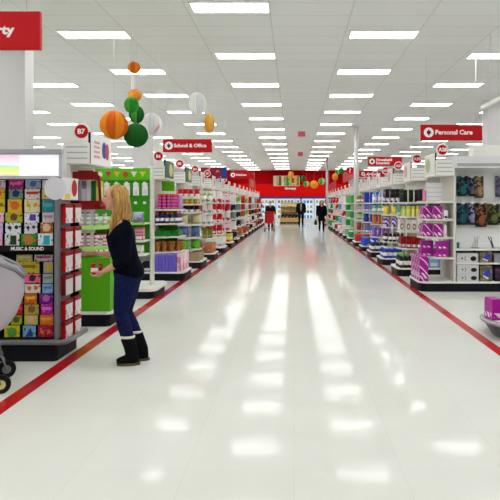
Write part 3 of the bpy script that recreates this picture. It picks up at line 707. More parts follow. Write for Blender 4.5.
# ================================================================= LEFT SIDE
LS = {2: [.17, .56, .86, 1.12, 1.40], 3: [.17, .44, .72, 1.03, 1.32]}
LM = ['B7', None, 'B6', 'B5', 'B4', 'B3', 'B2', 'B1']
ldesc = {2: 'third left shelving unit, with lavender bins and magenta tubes', 3: 'fourth left shelving unit, with beige, denim blue and green packs', 4: 'fifth left shelving unit, with orange pots and olive boxes',
         5: 'sixth left shelving unit, with big red and white packs', 6: 'seventh left shelving unit, with red and white boxes'}
HEADX = (mat('head_white', '#ecebf0', .6), pmat('#3a4aa8', '#c23a58', 'stripe', 3, .5))
for k, yk in enumerate(LY):
    if k in (0, 1): continue
    gondola(-1, yk, ldesc.get(k, '%s white shelving unit from the front along the left side' % ORD[k]), LS.get(k, STD), 4.55, LM[k] if k < len(LM) else None,
            HEADG if k in (2, 3) else HEADP, bays=k < 8, detail=k < 7)
# L4 (third)
un = [o for o in COL.objects if o.get('label') == ldesc[2]][0]
for za, zb_ in ((.57, .82), (.87, 1.08), (1.13, 1.36)): MB().bb(-2.735, -2.36, .44, .455, za, zb_).build('green_back_panel', mat('pegboard_green', '#37940c', .6), un)
f = LN[2]; y = LY[2]; Z = LS[2]
sp = spec('carton', .043, .3, .35, PURL, None, False) + [('rim', MB().bb(-.025, .025, -.155, .155, .325, .345, .003).mesh('rim', mat('lavender_rim', '#9b8af0', .4)))]
for i in range(8):
    place(sp, (-(2.30+.026+i*.054), y+.16, Z[0]), '%s lavender storage bin from the aisle in the upright row on the deck' % ORD[i], 'bin', 'lavender bins on the left deck').name = 'storage_bin'
o = place(spec('book', .075, .3, .355, PINKW, None, False), (-2.255, y+.17, Z[0]), 'pink and white book standing at the aisle end of lavender bins', 'book'); 
for i in range(2): place(spec('book', .075, .3, .355, PINKW, None, False), (-2.25, y+.49+.32*i-.0, Z[0]), 'pink and white book %s behind the front one beside lavender bins' % ['directly', 'farthest'][i], 'book')
stock(-1, y, f, 1, Z[1], 'basket', 'orange woven basket', 'basket', 4, .11, .11, .2, BRNOR, None, a0=2.27, rows=2)
stock(-1, y, f, 2, Z[2], 'box', 'flat green box', 'box', 3, .14, .15, .11, mat('deep_green_box', '#157a26', .5), LIMEL, a0=2.3, detail=False)
stock(-1, y, f, 3, Z[3], 'bottle', 'navy bottle with white label', 'bottle', 5, .08, .08, .21, mat('indigo', '#2c2266', .4), ORA, a0=2.3, rows=2)
stock(-1, y, f, 4, Z[4], 'tube', 'magenta tube with orange lid', 'tube', 4, .075, .075, .30, pmat('#c02482', '#e47ab4', 'hstripe', 5, .8), ORA, a0=2.36, rows=2)
place(spec('pouch', .09, .08, .29, LILAC, WHITEP), (-2.29, y+.42, Z[4]), 'lilac pack at the aisle end beside the magenta tubes', 'pouch')
t = thing('sign_card', 'green card on the end panel above the magenta tubes', 'sign', (-2.55, y+.45, 1.76))
MB().bb(-.13, .13, -.004, .004, 0, .2).build('card', LIME, t)
t['label'] = 'plain green sign card hung above the magenta tubes'
MB().tube([(0, 0, .19), (0, 0, .225)], .003, 5).build('hook', GREYM, t)
# red box on deck at left
place(spec('tub', .2, .16, .1, REDP, WHITEP), (-2.93, y+.2, Z[1]), 'red round tub beside the end panel left of the lavender bins', 'tub')
place(spec('box', .18, .2, .2, BLKW, WHITEP), (-2.9, y+.16, Z[0]), 'black and white box on deck left of the lavender bins', 'box')
# L5 (fourth)
f = LN[3]; y = LY[3]; Z = LS[3]
stock(-1, y, f, 0, Z[0], 'carton', 'tan carton', 'box', 2, .24, .25, .19, TAN, None, a0=2.2, rows=1, detail=False)
stock(-1, y, f, 1, Z[1], 'pillow', 'lime green pack', 'pack', 2, .22, .2, .22, pmat('#6cc62a', '#a6e070', 'noise', 5, .62), WHITEP, a0=2.25)
stock(-1, y, f, 2, Z[2], 'pillow', 'denim blue pack', 'pack', 2, .22, .2, .25, DENIM, SKY, a0=2.25)
stock(-1, y, f, 3, Z[3], 'pillow', 'beige striped pack', 'pack', 2, .22, .2, .23, BEIGE, TAN, a0=2.25)
stock(-1, y, f, 4, Z[4], 'box', 'black and white box', 'box', 4, .1, .12, .14, BLKW, WHITEP, a0=2.26)
sh = [o for o in COL.objects if o.get('label') == ldesc[3]][0]
for zz in (1.5, 1.68): MB().prism([(-a, b) for a, b in poly_shelf()], zz-.02, zz).build('endcap_shelf', WHITE, sh)
stock(-1, y, f, 3, 1.5, 'box', 'small yellow green box', 'box', 4, .1, .12, .12, pmat('#8a9a2c', '#d8a844', 'noise', 9, .5), REDP, a0=2.28)
stock(-1, y, f, 4, 1.68, 'box', 'small red and white box', 'box', 4, .105, .12, .17, REDW, WHITEP, a0=2.26)
# L6 (fifth)
f = LN[4]; y = LY[4]
stock(-1, y, f, 0, S[0], 'pillow', 'terracotta cushion pack', 'pack', 2, .24, .22, .26, TERRA, BEIGE, a0=2.2)
stock(-1, y, f, 1, S[1], 'bottle', 'yellow green bottle', 'bottle', 2, .1, .1, .3, pmat('#b4b83c', '#e4e0a0', 'band', 1, .6), WHITEP, a0=2.49)
stock(-1, y, f, 1, S[1], 'box', 'olive box', 'box', 2, .11, .2, .28, OLIVE, TAN, a0=2.25)
stock(-1, y, f, 2, S[2], 'box', 'white box', 'box', 4, .11, .12, .26, WHITEP, GREYB, a0=2.27)
stock(-1, y, f, 3, S[3], 'canister', 'orange pot', 'canister', 2, .12, .12, .26, pmat('#dd6a28', '#b84818', 'stripe', 9, .5), WHITEP, a0=2.5)
stock(-1, y, f, 3, S[3], 'box', 'pale carton', 'box', 2, .11, .12, .25, mat('pale_carton', '#dedad4', .5), GREYB, a0=2.26)
stock(-1, y, f, 4, S[4], 'bottle', 'green leafy pot', 'pot', 4, .11, .1, .38, pmat('#8fae62', '#d8dcc0', 'noise', 8, .52), TAN, a0=2.27)
# L7 (sixth), L8 (seventh)
f = LN[5]; y = LY[5]
stock(-1, y, f, 0, S[0], 'box', 'white and grey box', 'box', 3, .16, .18, .3, WHITEP, GREYB, a0=2.2)
stock(-1, y, f, 1, S[1], 'box', 'bright red box', 'box', 3, .15, .14, .28, REDP, WHITEP, a0=2.26)
stock(-1, y, f, 2, S[2], 'box', 'red box with white dots', 'box', 3, .15, .14, .27, REDW, WHITEP, a0=2.26)
stock(-1, y, f, 3, S[3], 'box', 'scarlet patterned box', 'box', 3, .15, .14, .27, REDW, WHITEP, a0=2.26)
stock(-1, y, f, 4, S[4], 'box', 'white box with red print', 'box', 3, .15, .14, .36, WRED, REDP, a0=2.26)
f = LN[6]; y = LY[6]
for si in range(5):
    stock(-1, y, f, si, S[si], 'box', ['yellow and white box', 'pink framed box', 'white and red box', 'crimson edged box', 'rose box'][si], 'box', 3, .15, .14, .28, [YEL2, PINKW, WRED, REDW, PINKW][si], REDP, a0=2.26 if si else 2.2)
FARL = [('grey', GREYB), ('black and white', BLKW), ('white', WHITEP), ('green', pmat('#8fae3a', '#e0e0c8', 'noise', 7, .5)), ('white and red', WRED), ('brown', BRNOR), ('grey', LGREY), ('red', REDP)]
for k in range(7, len(LY)):
    for si in range(5):
        nm, mm = FARL[random.randrange(len(FARL)) if k > 7 else [1, 2, 0, 1, 2][si]]
        stock(-1, LY[k], LN[k], si, S[si], ['box', 'pouch', 'tub', 'box'][(k+si) % 4], nm + ' package', 'package', 2, .2, .16, (.26 if si < 4 else .34), mm, WHITEP, a0=2.27 if si else 2.2, detail=False, first_all=k < 9)

# ---------------------------------------------------------------- L3: green pegboard unit
y = LY[1]
g = thing('shelving_unit', 'lime green pegboard unit with bunting banner behind the blonde woman', 'store shelves', (0, y, 0), 0, 'white shelving units beside the aisle')
MB().prism([(-4.1, 0), (-2.3, 0), (-2.24, .06), (-2.22, .15), (-2.22, .9), (-2.3, 1.02), (-4.1, 1.02)], 0, .12).build('kick_base', DARK, g)
MB().prism([(-4.1, -.05), (-2.27, -.05), (-2.2, .02), (-2.18, .12), (-2.18, .93), (-2.27, 1.07), (-4.1, 1.07)], .12, .165).build('deck', WHITE, g)
MB().bb(-4.1, -2.36, .42, .58, .66, 2.09).build('pegboard', mat('pegboard_green', '#37940c', .6), g)
MB().bb(-2.36, -2.335, .38, .62, .165, 2.09).build('end_post', OFFW, g)
bn = MB().bb(-3.9, -2.36, .385, .415, 1.89, 2.09).build('banner', LIME, g)
fc = ['#d8c64a', '#c9402a', '#e0803a', '#e8e2d0', '#b42a3c', '#e0b020', '#c9402a', '#e8e2d0', '#d8c64a']
for i in range(9):
    X = -3.6+i*.14
    b = MB(); b.prism_y([(X-.05, 2.03), (X+.05, 2.03), (X, 1.94)], .379, .385) if i % 3 else b.disc_y((X, .379, 1.985), .045, .006, 14)
    b.build('bunting_flag', mat('flag_%d' % i, fc[i], .6), bn)
for z, m_ in ((1.20, LIMEL), (.92, WHITE), (.70, WHITE)):
    sh = MB().bb(-4.1, -2.37, .06, .42, z-.025, z).build('shelf', WHITE, g)
    MB().bb(-4.1, -2.37, .052, .06, z-.03, z+.004).build('price_strip', m_, sh)
Yp = y+.3
for row, (z0, zt) in enumerate(((1.64, .2), (1.40, .12))):
    for i, px in enumerate((97, 107, 117, 127, 136, 145)):
        X = PX(px, Yp)
        if row == 0:
            place(spec('hangpack', .095, .03, .2, pmat('#e9e8e6', '#b9a7b4', 'noise', 14, .6), mat('grey_blister', '#d4d6da', .4)), (X, Yp, z0), '%s white favor pack from the left hung on the green pegboard' % ORD[i], 'hanging pack', 'white packs on the green pegboard')
        o = MB().tube([(X, .43, z0+zt-.01), (X, .27, z0+zt-.01)], .0035, 6); o.m(1).bb(X-.022, X+.022, .262, .27, z0+zt-.02, z0+zt+.02)
        o.build('peg_hook', [GREYM, WHITEP], g)
Yp = y+.08
for i in range(5):
    place(spec('jar', .075, .075, .13, pmat('#e8e0dc', '#9c3038', 'mid', 1, .22), BLACK), (-3.22+i*.085, y+.12, .92), '%s white jar with red band from the left on green unit shelf' % ORD[i], 'jar', 'jars on the green unit shelf')
    place(spec('bottle', .06, .06, .16, mat('frost', '#dfe6dc', .4), REDP), (-3.25+i*.085, y+.12, .70), '%s frosted bottle with red cap from the left on low green unit shelf' % ORD[i], 'bottle', 'frosted bottles on the low shelf')
    place(spec('box', .08, .1, .1, pmat('#e9ecdf', '#d86a4a', 'noise', 12, .62), LIMEL), (-3.25+i*.09, y+.14, 1.2), '%s cream patterned box from the left on upper green unit shelf' % ORD[i], 'box', 'cream boxes on the upper shelf')
place(spec('pillow', .2, .16, .17, pmat('#a9adbb', '#7b8194', 'noise', 9, .5), WHITEP), (-2.50, y+.16, 1.2), 'puffy grey pack on upper shelf right of the woman', 'pack')
place(spec('box', .13, .14, .2, pmat('#dd8fa6', '#b85a78', 'hstripe', 6, .6), WHITEP), (-2.47, y+.16, .92), 'pink striped box on the shelf right of the woman', 'box')
place(spec('box', .16, .16, .14, mat('ivory', '#e2dfce', .5), GREYB), (-2.5, y+.16, .70), 'ivory box on lowest shelf right of the woman', 'box')
place(spec('tube', .06, .06, .42, pmat('#d9c9e4', '#f1eef4', 'stripe', 9, .5), WHITEP), (-2.66, y+.12, .92), 'tall lilac gift wrap tube close behind the woman', 'tube')

# ---------------------------------------------------------------- L2: nearest left unit (green panel, red rack, lime shelves)
y = LY[0]
g = thing('shelving_unit', 'low green panelled unit with red bag rack on top behind the card rack', 'store shelves', (0, y, 0), 0, 'white shelving units beside the aisle')
MB().prism([(-4.2, 0), (-2.3, 0), (-2.26, .05), (-2.26, .95), (-2.3, 1.0), (-4.2, 1.0)], 0, .15).build('kick_base', DARK, g)
MB().prism([(-4.2, -.03), (-2.28, -.03), (-2.22, .04), (-2.22, .96), (-2.28, 1.03), (-4.2, 1.03)], .15, .185).build('deck', WHITE, g)
MB().bb(-4.2, -2.25, .0, .98, .185, .84).build('green_panel', mat('panel_green', '#58a80c', .5), g)
MB().bb(-2.78, -2.74, .0, 1.0, .84, 2.0).build('end_panel', OFFW, g)
MB().bb(-4.2, -2.78, .48, .52, .84, 1.95).build('spine_panel', OFFW, g)
PSH = [(A_IN, 0), (2.6, .02), (2.48, .1), (2.4, .25), (2.38, .4), (2.38, .7), (2.44, .9), (2.6, .98), (A_IN, 1.0)]
for z in (.96, 1.22, 1.47):
    sh = MB().prism([(-a, b) for a, b in PSH], z-.025, z).build('endcap_shelf', WHITE, g)
    b = MB()
    for (a0, b0), (a1, b1) in zip(PSH, PSH[1:]):
        v = Vector((a1-a0, b1-b0, 0)); n = Vector((v.y, -v.x, 0)).normalized()
        if n.x > 0: n = -n
        c = Vector(((a0+a1)/2, (b0+b1)/2, z-.012))+n*.003
        b.box((-c.x, c.y, c.z), (v.length, .005, .05), Matrix.Rotation(math.atan2(v.y, -v.x), 3, 'Z'))
    b.build('price_strip', LIMEL if z < 1.4 else REDD, sh)
# red rack frame on the top shelf
b = MB(); b.tube([(-2.74, .1, 1.5), (-2.76, .1, 1.82), (-2.66, .1, 1.9), (-2.5, .1, 1.9), (-2.42, .12, 1.84), (-2.41, .14, 1.5)], .018, 8)
b.bb(-2.74, -2.43, .09, .12, 1.80, 1.9); b.build('rack_frame', REDD, g)
MB().bb(-2.74, -2.40, .1, .5, 1.47, 1.54).build('rack_tray', REDD, g)
bags = [('silver', mat('silver_bag', '#b4b3ba', .4)), ('grey and white', pmat('#d5d8dc', '#8c8f9a', 'band', 1, .6)), ('white', WHITEP), ('dark green', mat('bag_green', '#1c6a1f', .5)), ('yellow', YEL2)]
for i, (nm, mm) in enumerate(bags):
    place(spec('bag', .055, .13, .31, mm, REDD), (-2.70+i*.06, y+.28, 1.54), '%s gift bag standing in the red rack' % nm, 'gift bag', 'gift bags in the red rack')
MB().prism([(-2.83, .0), (-2.5, .0), (-2.5, .95), (-2.83, .95)], 1.985, 2.0).build('canopy', OFFW, g)
h = MB().bb(-2.83, -2.5, .01, .024, 2.0, 2.25); h.m(1)
for z in (2.2, 2.13, 2.06): h.bb(-2.80, -2.53, .0085, .0105, z-.008, z+.008)
h.build('header_panel', [WHITE, GREYT], g)
ap = MB().bb(-2.515, -2.5, .03, .93, 2.0, 2.38).build('aisle_header', SIGNW, g)
MB().bb(-2.52, -2.495, .012, .03, 2.0, 2.38).build('header_post', BLACK, g)
def ellx(b, x, yc, zc, ry, rz_, n=20):
    vs = [b.bm.verts.new((x, yc+ry*math.cos(2*PI*i/n), zc+rz_*math.sin(2*PI*i/n))) for i in range(n)]; b.bm.faces.new(vs).material_index = b.mi
b = MB(); ellx(b, -2.496, .60, 2.2, .1, .11); b.build('blue_egg_print', mat('egg_blue', '#34469e', .5), ap)
b = MB(); ellx(b, -2.4955, .73, 2.19, .085, .11); b.build('red_egg_print', mat('egg_red', '#c0405e', .5), ap)
b = MB()
for zz in (2.28, 2.22, 2.16, 2.10): b.bb(-2.497, -2.4945, .17, .40, zz-.018, zz+.012)
b.build('text_block', mat('pale_red_text', '#e4a7ae', .5), ap)
mk = MB().disc_y((-2.665, .2, 2.41), .105, .012).build('aisle_marker', SIGNW, g)
MB().disc_y((-2.665, .195, 2.41), .085, .012).build('marker_face', RED, mk)
text('B7', .085, (-2.665, .192, 2.41), SIGNW, mk, center=True, off=.003)
MB().bb(-2.671, -2.659, .206, .216, 2.0, 2.32).build('marker_stem', WHITE, mk)
for zi, (z, nm) in enumerate(((.96, 'lower'), (1.22, 'upper'))):
    for i in range(5):
        a = 2.70-.075*i
        bb_ = [0, .03, .06, .12, .24][i]+.05
        place(spec('tube', .05, .05, .18, pmat('#ead9dc', '#c25a72', 'hstripe', 7, .72) if zi == 0 else pmat('#e4e4e0', '#a9b0a0', 'hstripe', 6, .6), REDD if zi == 0 else GREYB), (-a, y+bb_, z), '%s slim party tube from the left on the %s lime shelf' % (ORD[i], nm), 'tube', 'party tubes on the %s lime shelf' % nm)

# ---------------------------------------------------------------- L1: greeting card rack
y1 = 6.17; XR = -2.245
g = thing('card_rack', 'tall greeting card rack with lit header at the left edge', 'card rack', (0, y1, 0))
XL = -3.9
MB().prism([(XL, .02), (XR-.04, .02), (XR-.02, .06), (XR-.02, .6), (XL, .6)], 0, .15).build('kick_base', DARK, g)
MB().bb(XL, XR, .05, .62, .15, .215).build('deck', BLACK, g)
b = MB(); b.tube([(XL, -.02, .19), (XR+.03, -.02, .19), (XR+.075, .02, .19), (XR+.085, .1, .19), (XR+.085, .58, .19)], .026, 10); b.build('bumper_rail', mat('bumper_grey', '#77777a', .35, .4), g)
MB().bb(XL, XR, .36, .62, .215, 1.75).build('back_panel', mat('rack_black', '#0f1016', .7, spec=.15), g)
MB().bb(XR-.03, XR, .0, .62, .215, 1.76).build('end_panel', mat('rack_grey', '#7d7b80', .5), g)
# lit header
hd = MB().bb(XL, XR+.01, .1, .22, 1.75, 2.02).build('header_box', mat('header_frame', '#c7c7c9', .4), g)
MB().bb(XL, XR-.025, .092, .1, 1.772, 1.975).build('lit_panel', mat('lit_header', '#ebe6ff', .5, 0, .62), hd)
MB().bb(XL, XR+.012, .06, .14, 1.985, 2.025).build('header_trim', mat('trim_grey', '#a8a8aa', .4), hd)
def rainbow():
    m = bpy.data.materials.new('rainbow_print'); m.use_nodes = True
    N = m.node_tree.nodes; L = m.node_tree.links; b_ = N['Principled BSDF']
    tc = N.new('ShaderNodeTexCoord'); mp = N.new('ShaderNodeMapping'); mp.inputs['Location'].default_value = (-.75, 0, .25)
    L.new(tc.outputs['Generated'], mp.inputs[0])
    sv = N.new('ShaderNodeVectorMath'); sv.operation = 'MULTIPLY'; sv.inputs[1].default_value = (1, 0, 1); L.new(mp.outputs[0], sv.inputs[0])
    le = N.new('ShaderNodeVectorMath'); le.operation = 'LENGTH'; L.new(sv.outputs[0], le.inputs[0])
    r = N.new('ShaderNodeValToRGB'); e = r.color_ramp.elements
    e[0].color = lin('#b89be0'); e[1].color = lin('#f4d8ea')
    for p, c in ((.4, '#f3ec9a'), (.6, '#d8f08a'), (.72, '#a8e8c8'), (.82, '#f8f0fa')): k = e.new(p); k.color = lin(c)
    L.new(le.outputs['Value'], r.inputs[0]); L.new(r.outputs[0], b_.inputs['Base Color']); L.new(r.outputs[0], b_.inputs['Emission Color']); b_.inputs['Emission Strength'].default_value = .45
    return m
MB().bb(XL+.6, PX(19.5, y1+.09), .086, .092, 1.775, 1.972).build('rainbow_poster', rainbow(), hd)
# pocket rails and cards
cards = [
 # y0,y1 then (x0,x1,colour,motif colour,shape,name)
 (179, 187.5, [(-10, 6, '#e8d3de', '#c25a8c', 'disc', 'pale pink'), (8.5, 24, '#b8207e', '#e37ab8', 'bar', 'magenta'), (25, 41.5, '#9fb4d8', '#5c6f9c', 'disc', 'pale blue'), (42, 56, '#e6dfe2', '#c8303c', 'tri', 'white and red')]),
 (188, 198, [(-10, 5.5, '#e2b32a', '#b86a1a', 'disc', 'golden yellow'), (8.5, 23.5, '#7a8f86', '#123c58', 'disc', 'teal swirl'), (24.5, 40.5, '#e3dcd4', '#c8403c', 'bar', 'white framed coral'), (41.5, 55, '#e0c878', '#c85a3a', 'tri', 'straw yellow')]),
 (198.5, 211.5, [(-10, 5.5, '#d9c22a', '#8a6a1a', 'bar', 'mustard'), (7.5, 22.5, '#e0b41c', '#cf6a2c', 'disc', 'yellow with an orange circle'), (24, 40.5, '#e6ddb8', '#d9a826', 'two', 'cream with two yellow dots'), (41.5, 54.5, '#2f8f9c', '#56b0ba', 'bar', 'teal')]),
 (212, 221.5, [(-10, 4.5, '#e6bccb', '#c46a8c', 'disc', 'rose'), (5, 23, '#b4ae3c', '#6a4a22', 'disc', 'olive green'), (24, 39.5, '#e5e3ea', '#5a44a8', 'rect', 'white with purple square'), (42, 54.5, '#e0cdd8', '#b890a8', 'bar', 'blush lined')]),
 (222, 232.5, [(-10, 3.5, '#cdb8d8', '#9a7ab8', 'disc', 'lilac'), (5, 21.5, '#dfe0e6', '#33333c', 'two', 'white with dark spots'), (24, 38, '#d8d3de', '#33333c', 'two', 'pale grey spotted'), (40, 53.5, '#a8602c', '#e6c89a', 'disc', 'brown')]),
 (232.5, 246, [(-10, 3, '#e0a8bd', '#b04a78', 'disc', 'dusty pink'), (4.5, 20, '#d5dcd2', '#2a3a20', 'rect', 'white with dark green patch'), (20.5, 37, '#3a8c2c', '#b87838', 'disc', 'green with brown circle'), (37.5, 53.5, '#e8eef2', '#38b0c8', 'rect', 'white with aqua square')]),
 'STRIP',
 (254, 260, [(16, 33, '#d9d060', '#f0ecd2', 'bar', 'lemon'), (34, 53.5, '#e6d8dc', '#c83078', 'bar', 'white with magenta bar')]),
 (261, 272, [(8, 40, '#c9b428', '#7a6a1c', 'bar', 'wide mustard'), (43, 53.5, '#a9aaa0', '#d8ae22', 'rect', 'grey with yellow square')]),
 (273, 282, [(6, 23.5, '#e08a2a', '#c4601c', 'bar', 'orange'), (24, 41, '#e5668a', '#3a2030', 'disc', 'coral pink'), (42.5, 53.5, '#9fb0a6', '#7a8a84', 'bar', 'sage grey')]),
 (283, 292, [(-6, 23, '#c49a28', '#7a5a18', 'bar', 'ochre'), (24.5, 41, '#e3dccb', '#d06a2a', 'two', 'ivory with orange dots'), (42, 53.5, '#8fb4e0', '#5a86c0', 'bar', 'light blue')]),
 (293, 302.5, [(8, 23.5, '#6a5a2a', '#c8a440', 'disc', 'brown gold'), (24, 37.5, '#cf5a20', '#e6b428', 'bar', 'burnt orange'), (39, 53.5, '#6a1c96', '#c060a0', 'disc', 'violet')]),
 (303.5, 313.5, [(12, 23, '#cc1422', '#e04a4a', 'bar', 'bright red'), (24, 39.5, '#b8a446', '#8a5a28', 'disc', 'antique gold'), (40.5, 53.5, '#c81ea0', '#e87ac8', 'bar', 'fuchsia')]),
 (314.5, 323.5, [(10.5, 22.5, '#a8b020', '#4c5a18', 'disc', 'lime'), (24, 38.5, '#bcc048', '#e6a8a0', 'disc', 'lime with pink circle'), (39.5, 54, '#e07c1c', '#f0a040', 'bar', 'tangerine')]),
 (324.5, 339, [(4, 20.5, '#d2c422', '#5a9c3a', 'disc', 'yellow with green circle'), (22.5, 36.5, '#7ab0e6', '#3a4a78', 'tri', 'sky blue'), (37.5, 54, '#b01850', '#e8701c', 'two', 'crimson with orange dots')]),
]
PAL = [('#d88aa8', '#f2e2e8', 'rosy'), ('#6f9fd0', '#e6eef6', 'pale denim'), ('#d8b43a', '#7a4a1c', 'honey'), ('#7aa84a', '#e8ecd0', 'moss'), ('#e6e2de', '#b03a4a', 'chalk white'), ('#8a5ab0', '#e0cce8', 'plum'), ('#d86a3a', '#f0d8b0', 'rust')]
for _r, _row in enumerate(cards):
    if _row == 'STRIP': continue
    for _c in range(4):
        q = PAL[(_r*3+_c*2) % 7]
        _row[2].append((-27-16.5*_c, -12-16.5*_c, q[0], q[1], ['disc', 'bar', 'two', 'rect'][(_r+_c) % 4], '%s, column %s from rack end,' % (q[2], ['five', 'six', 'seven', 'eight'][_c])))
nrow = 0; rowY = [.335, .313, .291, .269, .247, .225, .18, .325, .295, .265, .235, .205, .175, .145, .115]
RNAME = ['top row', 'second row', 'third row', 'fourth row', 'fifth row', 'row above black title strip', None, 'first row under title strip', 'second row under title strip', 'third row under title strip', 'fourth row under title strip', 'fifth row under title strip', 'third row from the bottom', 'second row from the bottom', 'bottom row']
for ri, row in enumerate(cards):
    Yr = y1 + rowY[ri]
    if row == 'STRIP':
        st = MB().bb(XL, PX(55, Yr)-.0, rowY[ri], rowY[ri]+.012, PZ(251.5, Yr), PZ(245.5, Yr)).build('title_strip', BLACK, g)
        text('MUSIC & SOUND', .048, (PX(27.5, Yr), rowY[ri]-.002, PZ(248.6, Yr)), SIGNW, st, center=True, width=33*Yr/F, off=.001)
        continue
    ya, yb, cs = row
    ext = .02
    zb = PZ(yb, Yr) - ext
    rl = MB().bb(XL, XR-.031, rowY[ri]-.012, rowY[ri]-.009, zb, zb+.009); rl.bb(XL, XR-.031, rowY[ri]-.012, .36, zb-.004, zb)
    rl.build('card_pocket', mat('rack_black', '#0f1016', .7, spec=.15), g)
    for (xa, xb, c, c2, shp, nm) in cs:
        X0, X1 = PX(xa+.5, Yr), PX(xb-.6, Yr); z1 = PZ(ya+.5+random.random()*.7, Yr); w = X1-X0; h = z1-zb; zc = ext/h
        t = thing('greeting_card', ('%s greeting card, %s, card rack' % (nm.split(',')[0], RNAME[ri] + (', column' + nm.split('column')[1].rstrip(',') if ',' in nm else ''))).replace(' from rack end', ''), 'greeting card', ((X0+X1)/2, Yr, zb), 0, 'cards in the greeting card rack')
        MB().bb(-w/2, w/2, -.003, .001, 0, h).build('cover', pmat(c, c2, 'noise', 34, .6, rough=.35), t)
        MB().bb(-w/2+.004, w/2-.004, .0015, .004, 0, h-.004).build('envelope', WHITEP, t)
        b = MB(); mid = (h+ext)/2; q = -.0045
        hh = h-ext
        if shp == 'disc': b.disc_y((0, q, mid), min(w*.32, hh*.4), .002, 18)
        elif shp == 'two': b.disc_y((-w*.22, q, mid), min(w*.13, hh*.3), .002, 14); b.disc_y((w*.22, q, mid+hh*.05), min(w*.13, hh*.3), .002, 14)
        elif shp == 'bar': b.bb(-w*.4, w*.38, q, q+.002, mid-hh*.1, mid+hh*.2)
        elif shp == 'rect': b.bb(-w*.12, w*.3, q, q+.002, mid-hh*.4, mid+hh*.35)
        elif shp == 'tri': b.prism_y([(-w*.3, mid-hh*.3), (w*.3, mid-hh*.3), (w*.1, mid+hh*.35)], q, q+.002)
        b.build('motif', mat('motif_'+c2, c2, .35), t)
# end of the rack: red and white hanging bags facing the aisle
for ri, (ya, yb) in enumerate(((203, 223), (226.5, 247.5), (250.5, 271), (274, 294), (299, 318), (320, 338))):
    for ci, Yc in enumerate((y1+.19, y1+.45)):
        z0, z1 = PZ(yb, 6.36), PZ(ya, 6.36); h = z1-z0; w = .22 if ci == 0 else .2
        t = thing('gift_pouch', 'red and white gift pouch, %s row from the top, %s column of rack end' % (ORD[ri], ['near', 'far'][ci]), 'gift pouch', (XR+.004, Yc, z0), 0, 'gift pouches on the end of the card rack')
        mm = pmat('#ece6e6', '#d49a9e', 'noise', 13, .6) if ri != 3 else pmat('#c2242c', '#e8dfe0', 'spots', 9, .12)
        MB().bb(.004, .042, -w/2, w/2, 0, h*.98, .004).build('pouch', RED if ri != 3 else REDD, t)
        MB().bb(.03, .046, -w*.43, w*.43, .0, h*.76).build('white_card', mm, t)
        MB().bb(.002, .0445, -w/2-.003, w/2+.003, h*.8, h*.96).build('red_top', REDD, t)
        MB().tube([(-.004, 0, h*.9), (.05, 0, h*.9)], .004, 6).build('hang_hook', GREYM, t)
t = thing('round_sign', 'plain pale round sign clipped to the right corner of card rack', 'sign', (PX(55.2, y1-.02), y1-.02, PZ(188.5, y1-.02)))
MB().disc_y((0, 0, 0), .108, .006, 32).build('disc', mat('pale_disc', '#d6d5da', .5), t)
MB().tube([(0, .006, 0), (.0, .12, .0), (.0, .13, .02)], .006, 6).build('clip_arm', GREYM, t)
t = thing('sign_card', 'white sign card with red oval on the end of card rack', 'sign', (XR+.006, y1+.27, PZ(200, 6.4)))
MB().bb(.0, .008, -.19, .28, 0, .22).build('card', WHITEP, t)
b = MB(); ellx(b, .0095, .16, .12, .08, .085); b.build('red_oval', RED, t)
b = MB(); b.prism([(.0085, -.12), (.0105, -.12), (.0105, .04), (.0085, .04)], .01, .06); b.build('yellow_print', YEL, t)

# ---------------------------------------------------------------- R0: low round display at bottom right
t = thing('round_display', 'low round grey display stand at the bottom right corner', 'display stand', (2.79, 7.38, 0))
MB().lathe([(.50, 0), (.53, .02), (.58, .1), (.61, .15)], 36).build('kick_base', mat('display_grey', '#5c5c60', .4), t)
MB().lathe([(.61, .15), (.645, .165), (.655, .185), (.645, .2), (.60, .205)], 36).build('bumper_ring', mat('ring_grey', '#a6a8ac', .3, .4), t)
MB().lathe([(.60, .18), (.60, .208)], 36).build('top', WHITE, t)
MB().lathe([(.12, .208), (.12, .9)], 20).build('core', WHITE, t)
for a, lab in ((PI+.12, 'magenta and white box nearest the aisle on the low round display'), (PI+.8, 'magenta and white box behind right on the low round display')):
    rr = .55
    o = place(spec('box', .22, .12, .235, MGP, MGW), (2.79+rr*math.cos(a), 7.38+rr*math.sin(a), .208), lab, 'box', None, rz=a+PI/2)

# ---------------------------------------------------------------- hanging rail at upper right
z = 3.2; t = thing('hanging_rail', 'white rail hung from the ceiling at upper right edge', 'rail', (3.33, 9.5, z))
MB().bb(-.035, .035, -2.2, 2.0, -.03, .03).build('rail', WHITE, t)
for s in (-1.5, 1.5): MB().tube([(0, s, .03), (0, s, CEIL-z-.002)], .005, 6).build('hanger_wire', WHITE, t)

# ---------------------------------------------------------------- back of the store
b = MB().bb(-6, 4.7, 54.6, 55.99, 2.12, 3.2)
struct(b.build('trim_3', mat('fascia_red', '#e00a0a', .7, spec=.1)), 'bright red fascia band over the coolers')
t = thing('wall_text', 'small white word on the red fascia over the coolers', 'sign', (PX(290.5, 54.6), 54.59, PZ(188.6, 54.6)))
text('Grocery', .26, (0, 0, 0), SIGNW, t, center=True, width=.95, off=.012)
t = thing('mural_panel', 'long produce picture panel on the red back wall', 'picture', (PX(286.5, 54.5), 54.5, PZ(185.6, 54.5)))
cs = ['#d8c79a', '#c9b27e', '#7a4a38', '#d9cfae', '#8fae5a', '#3f7a2c', '#a8c06a', '#b8402a', '#e0b23a', '#8a9a4a']
w = 2.15/len(cs)
MB().bb(-1.1, 1.1, .0, .09, -.03, .82).build('frame', OFFW, t)
for i, c in enumerate(cs): MB().bb(-1.075+i*w, -1.075+(i+1)*w, -.012, .0, 0, .79).build('picture_panel', pmat(c, cs[(i+3) % 10], 'noise', 3.5, .58), t)
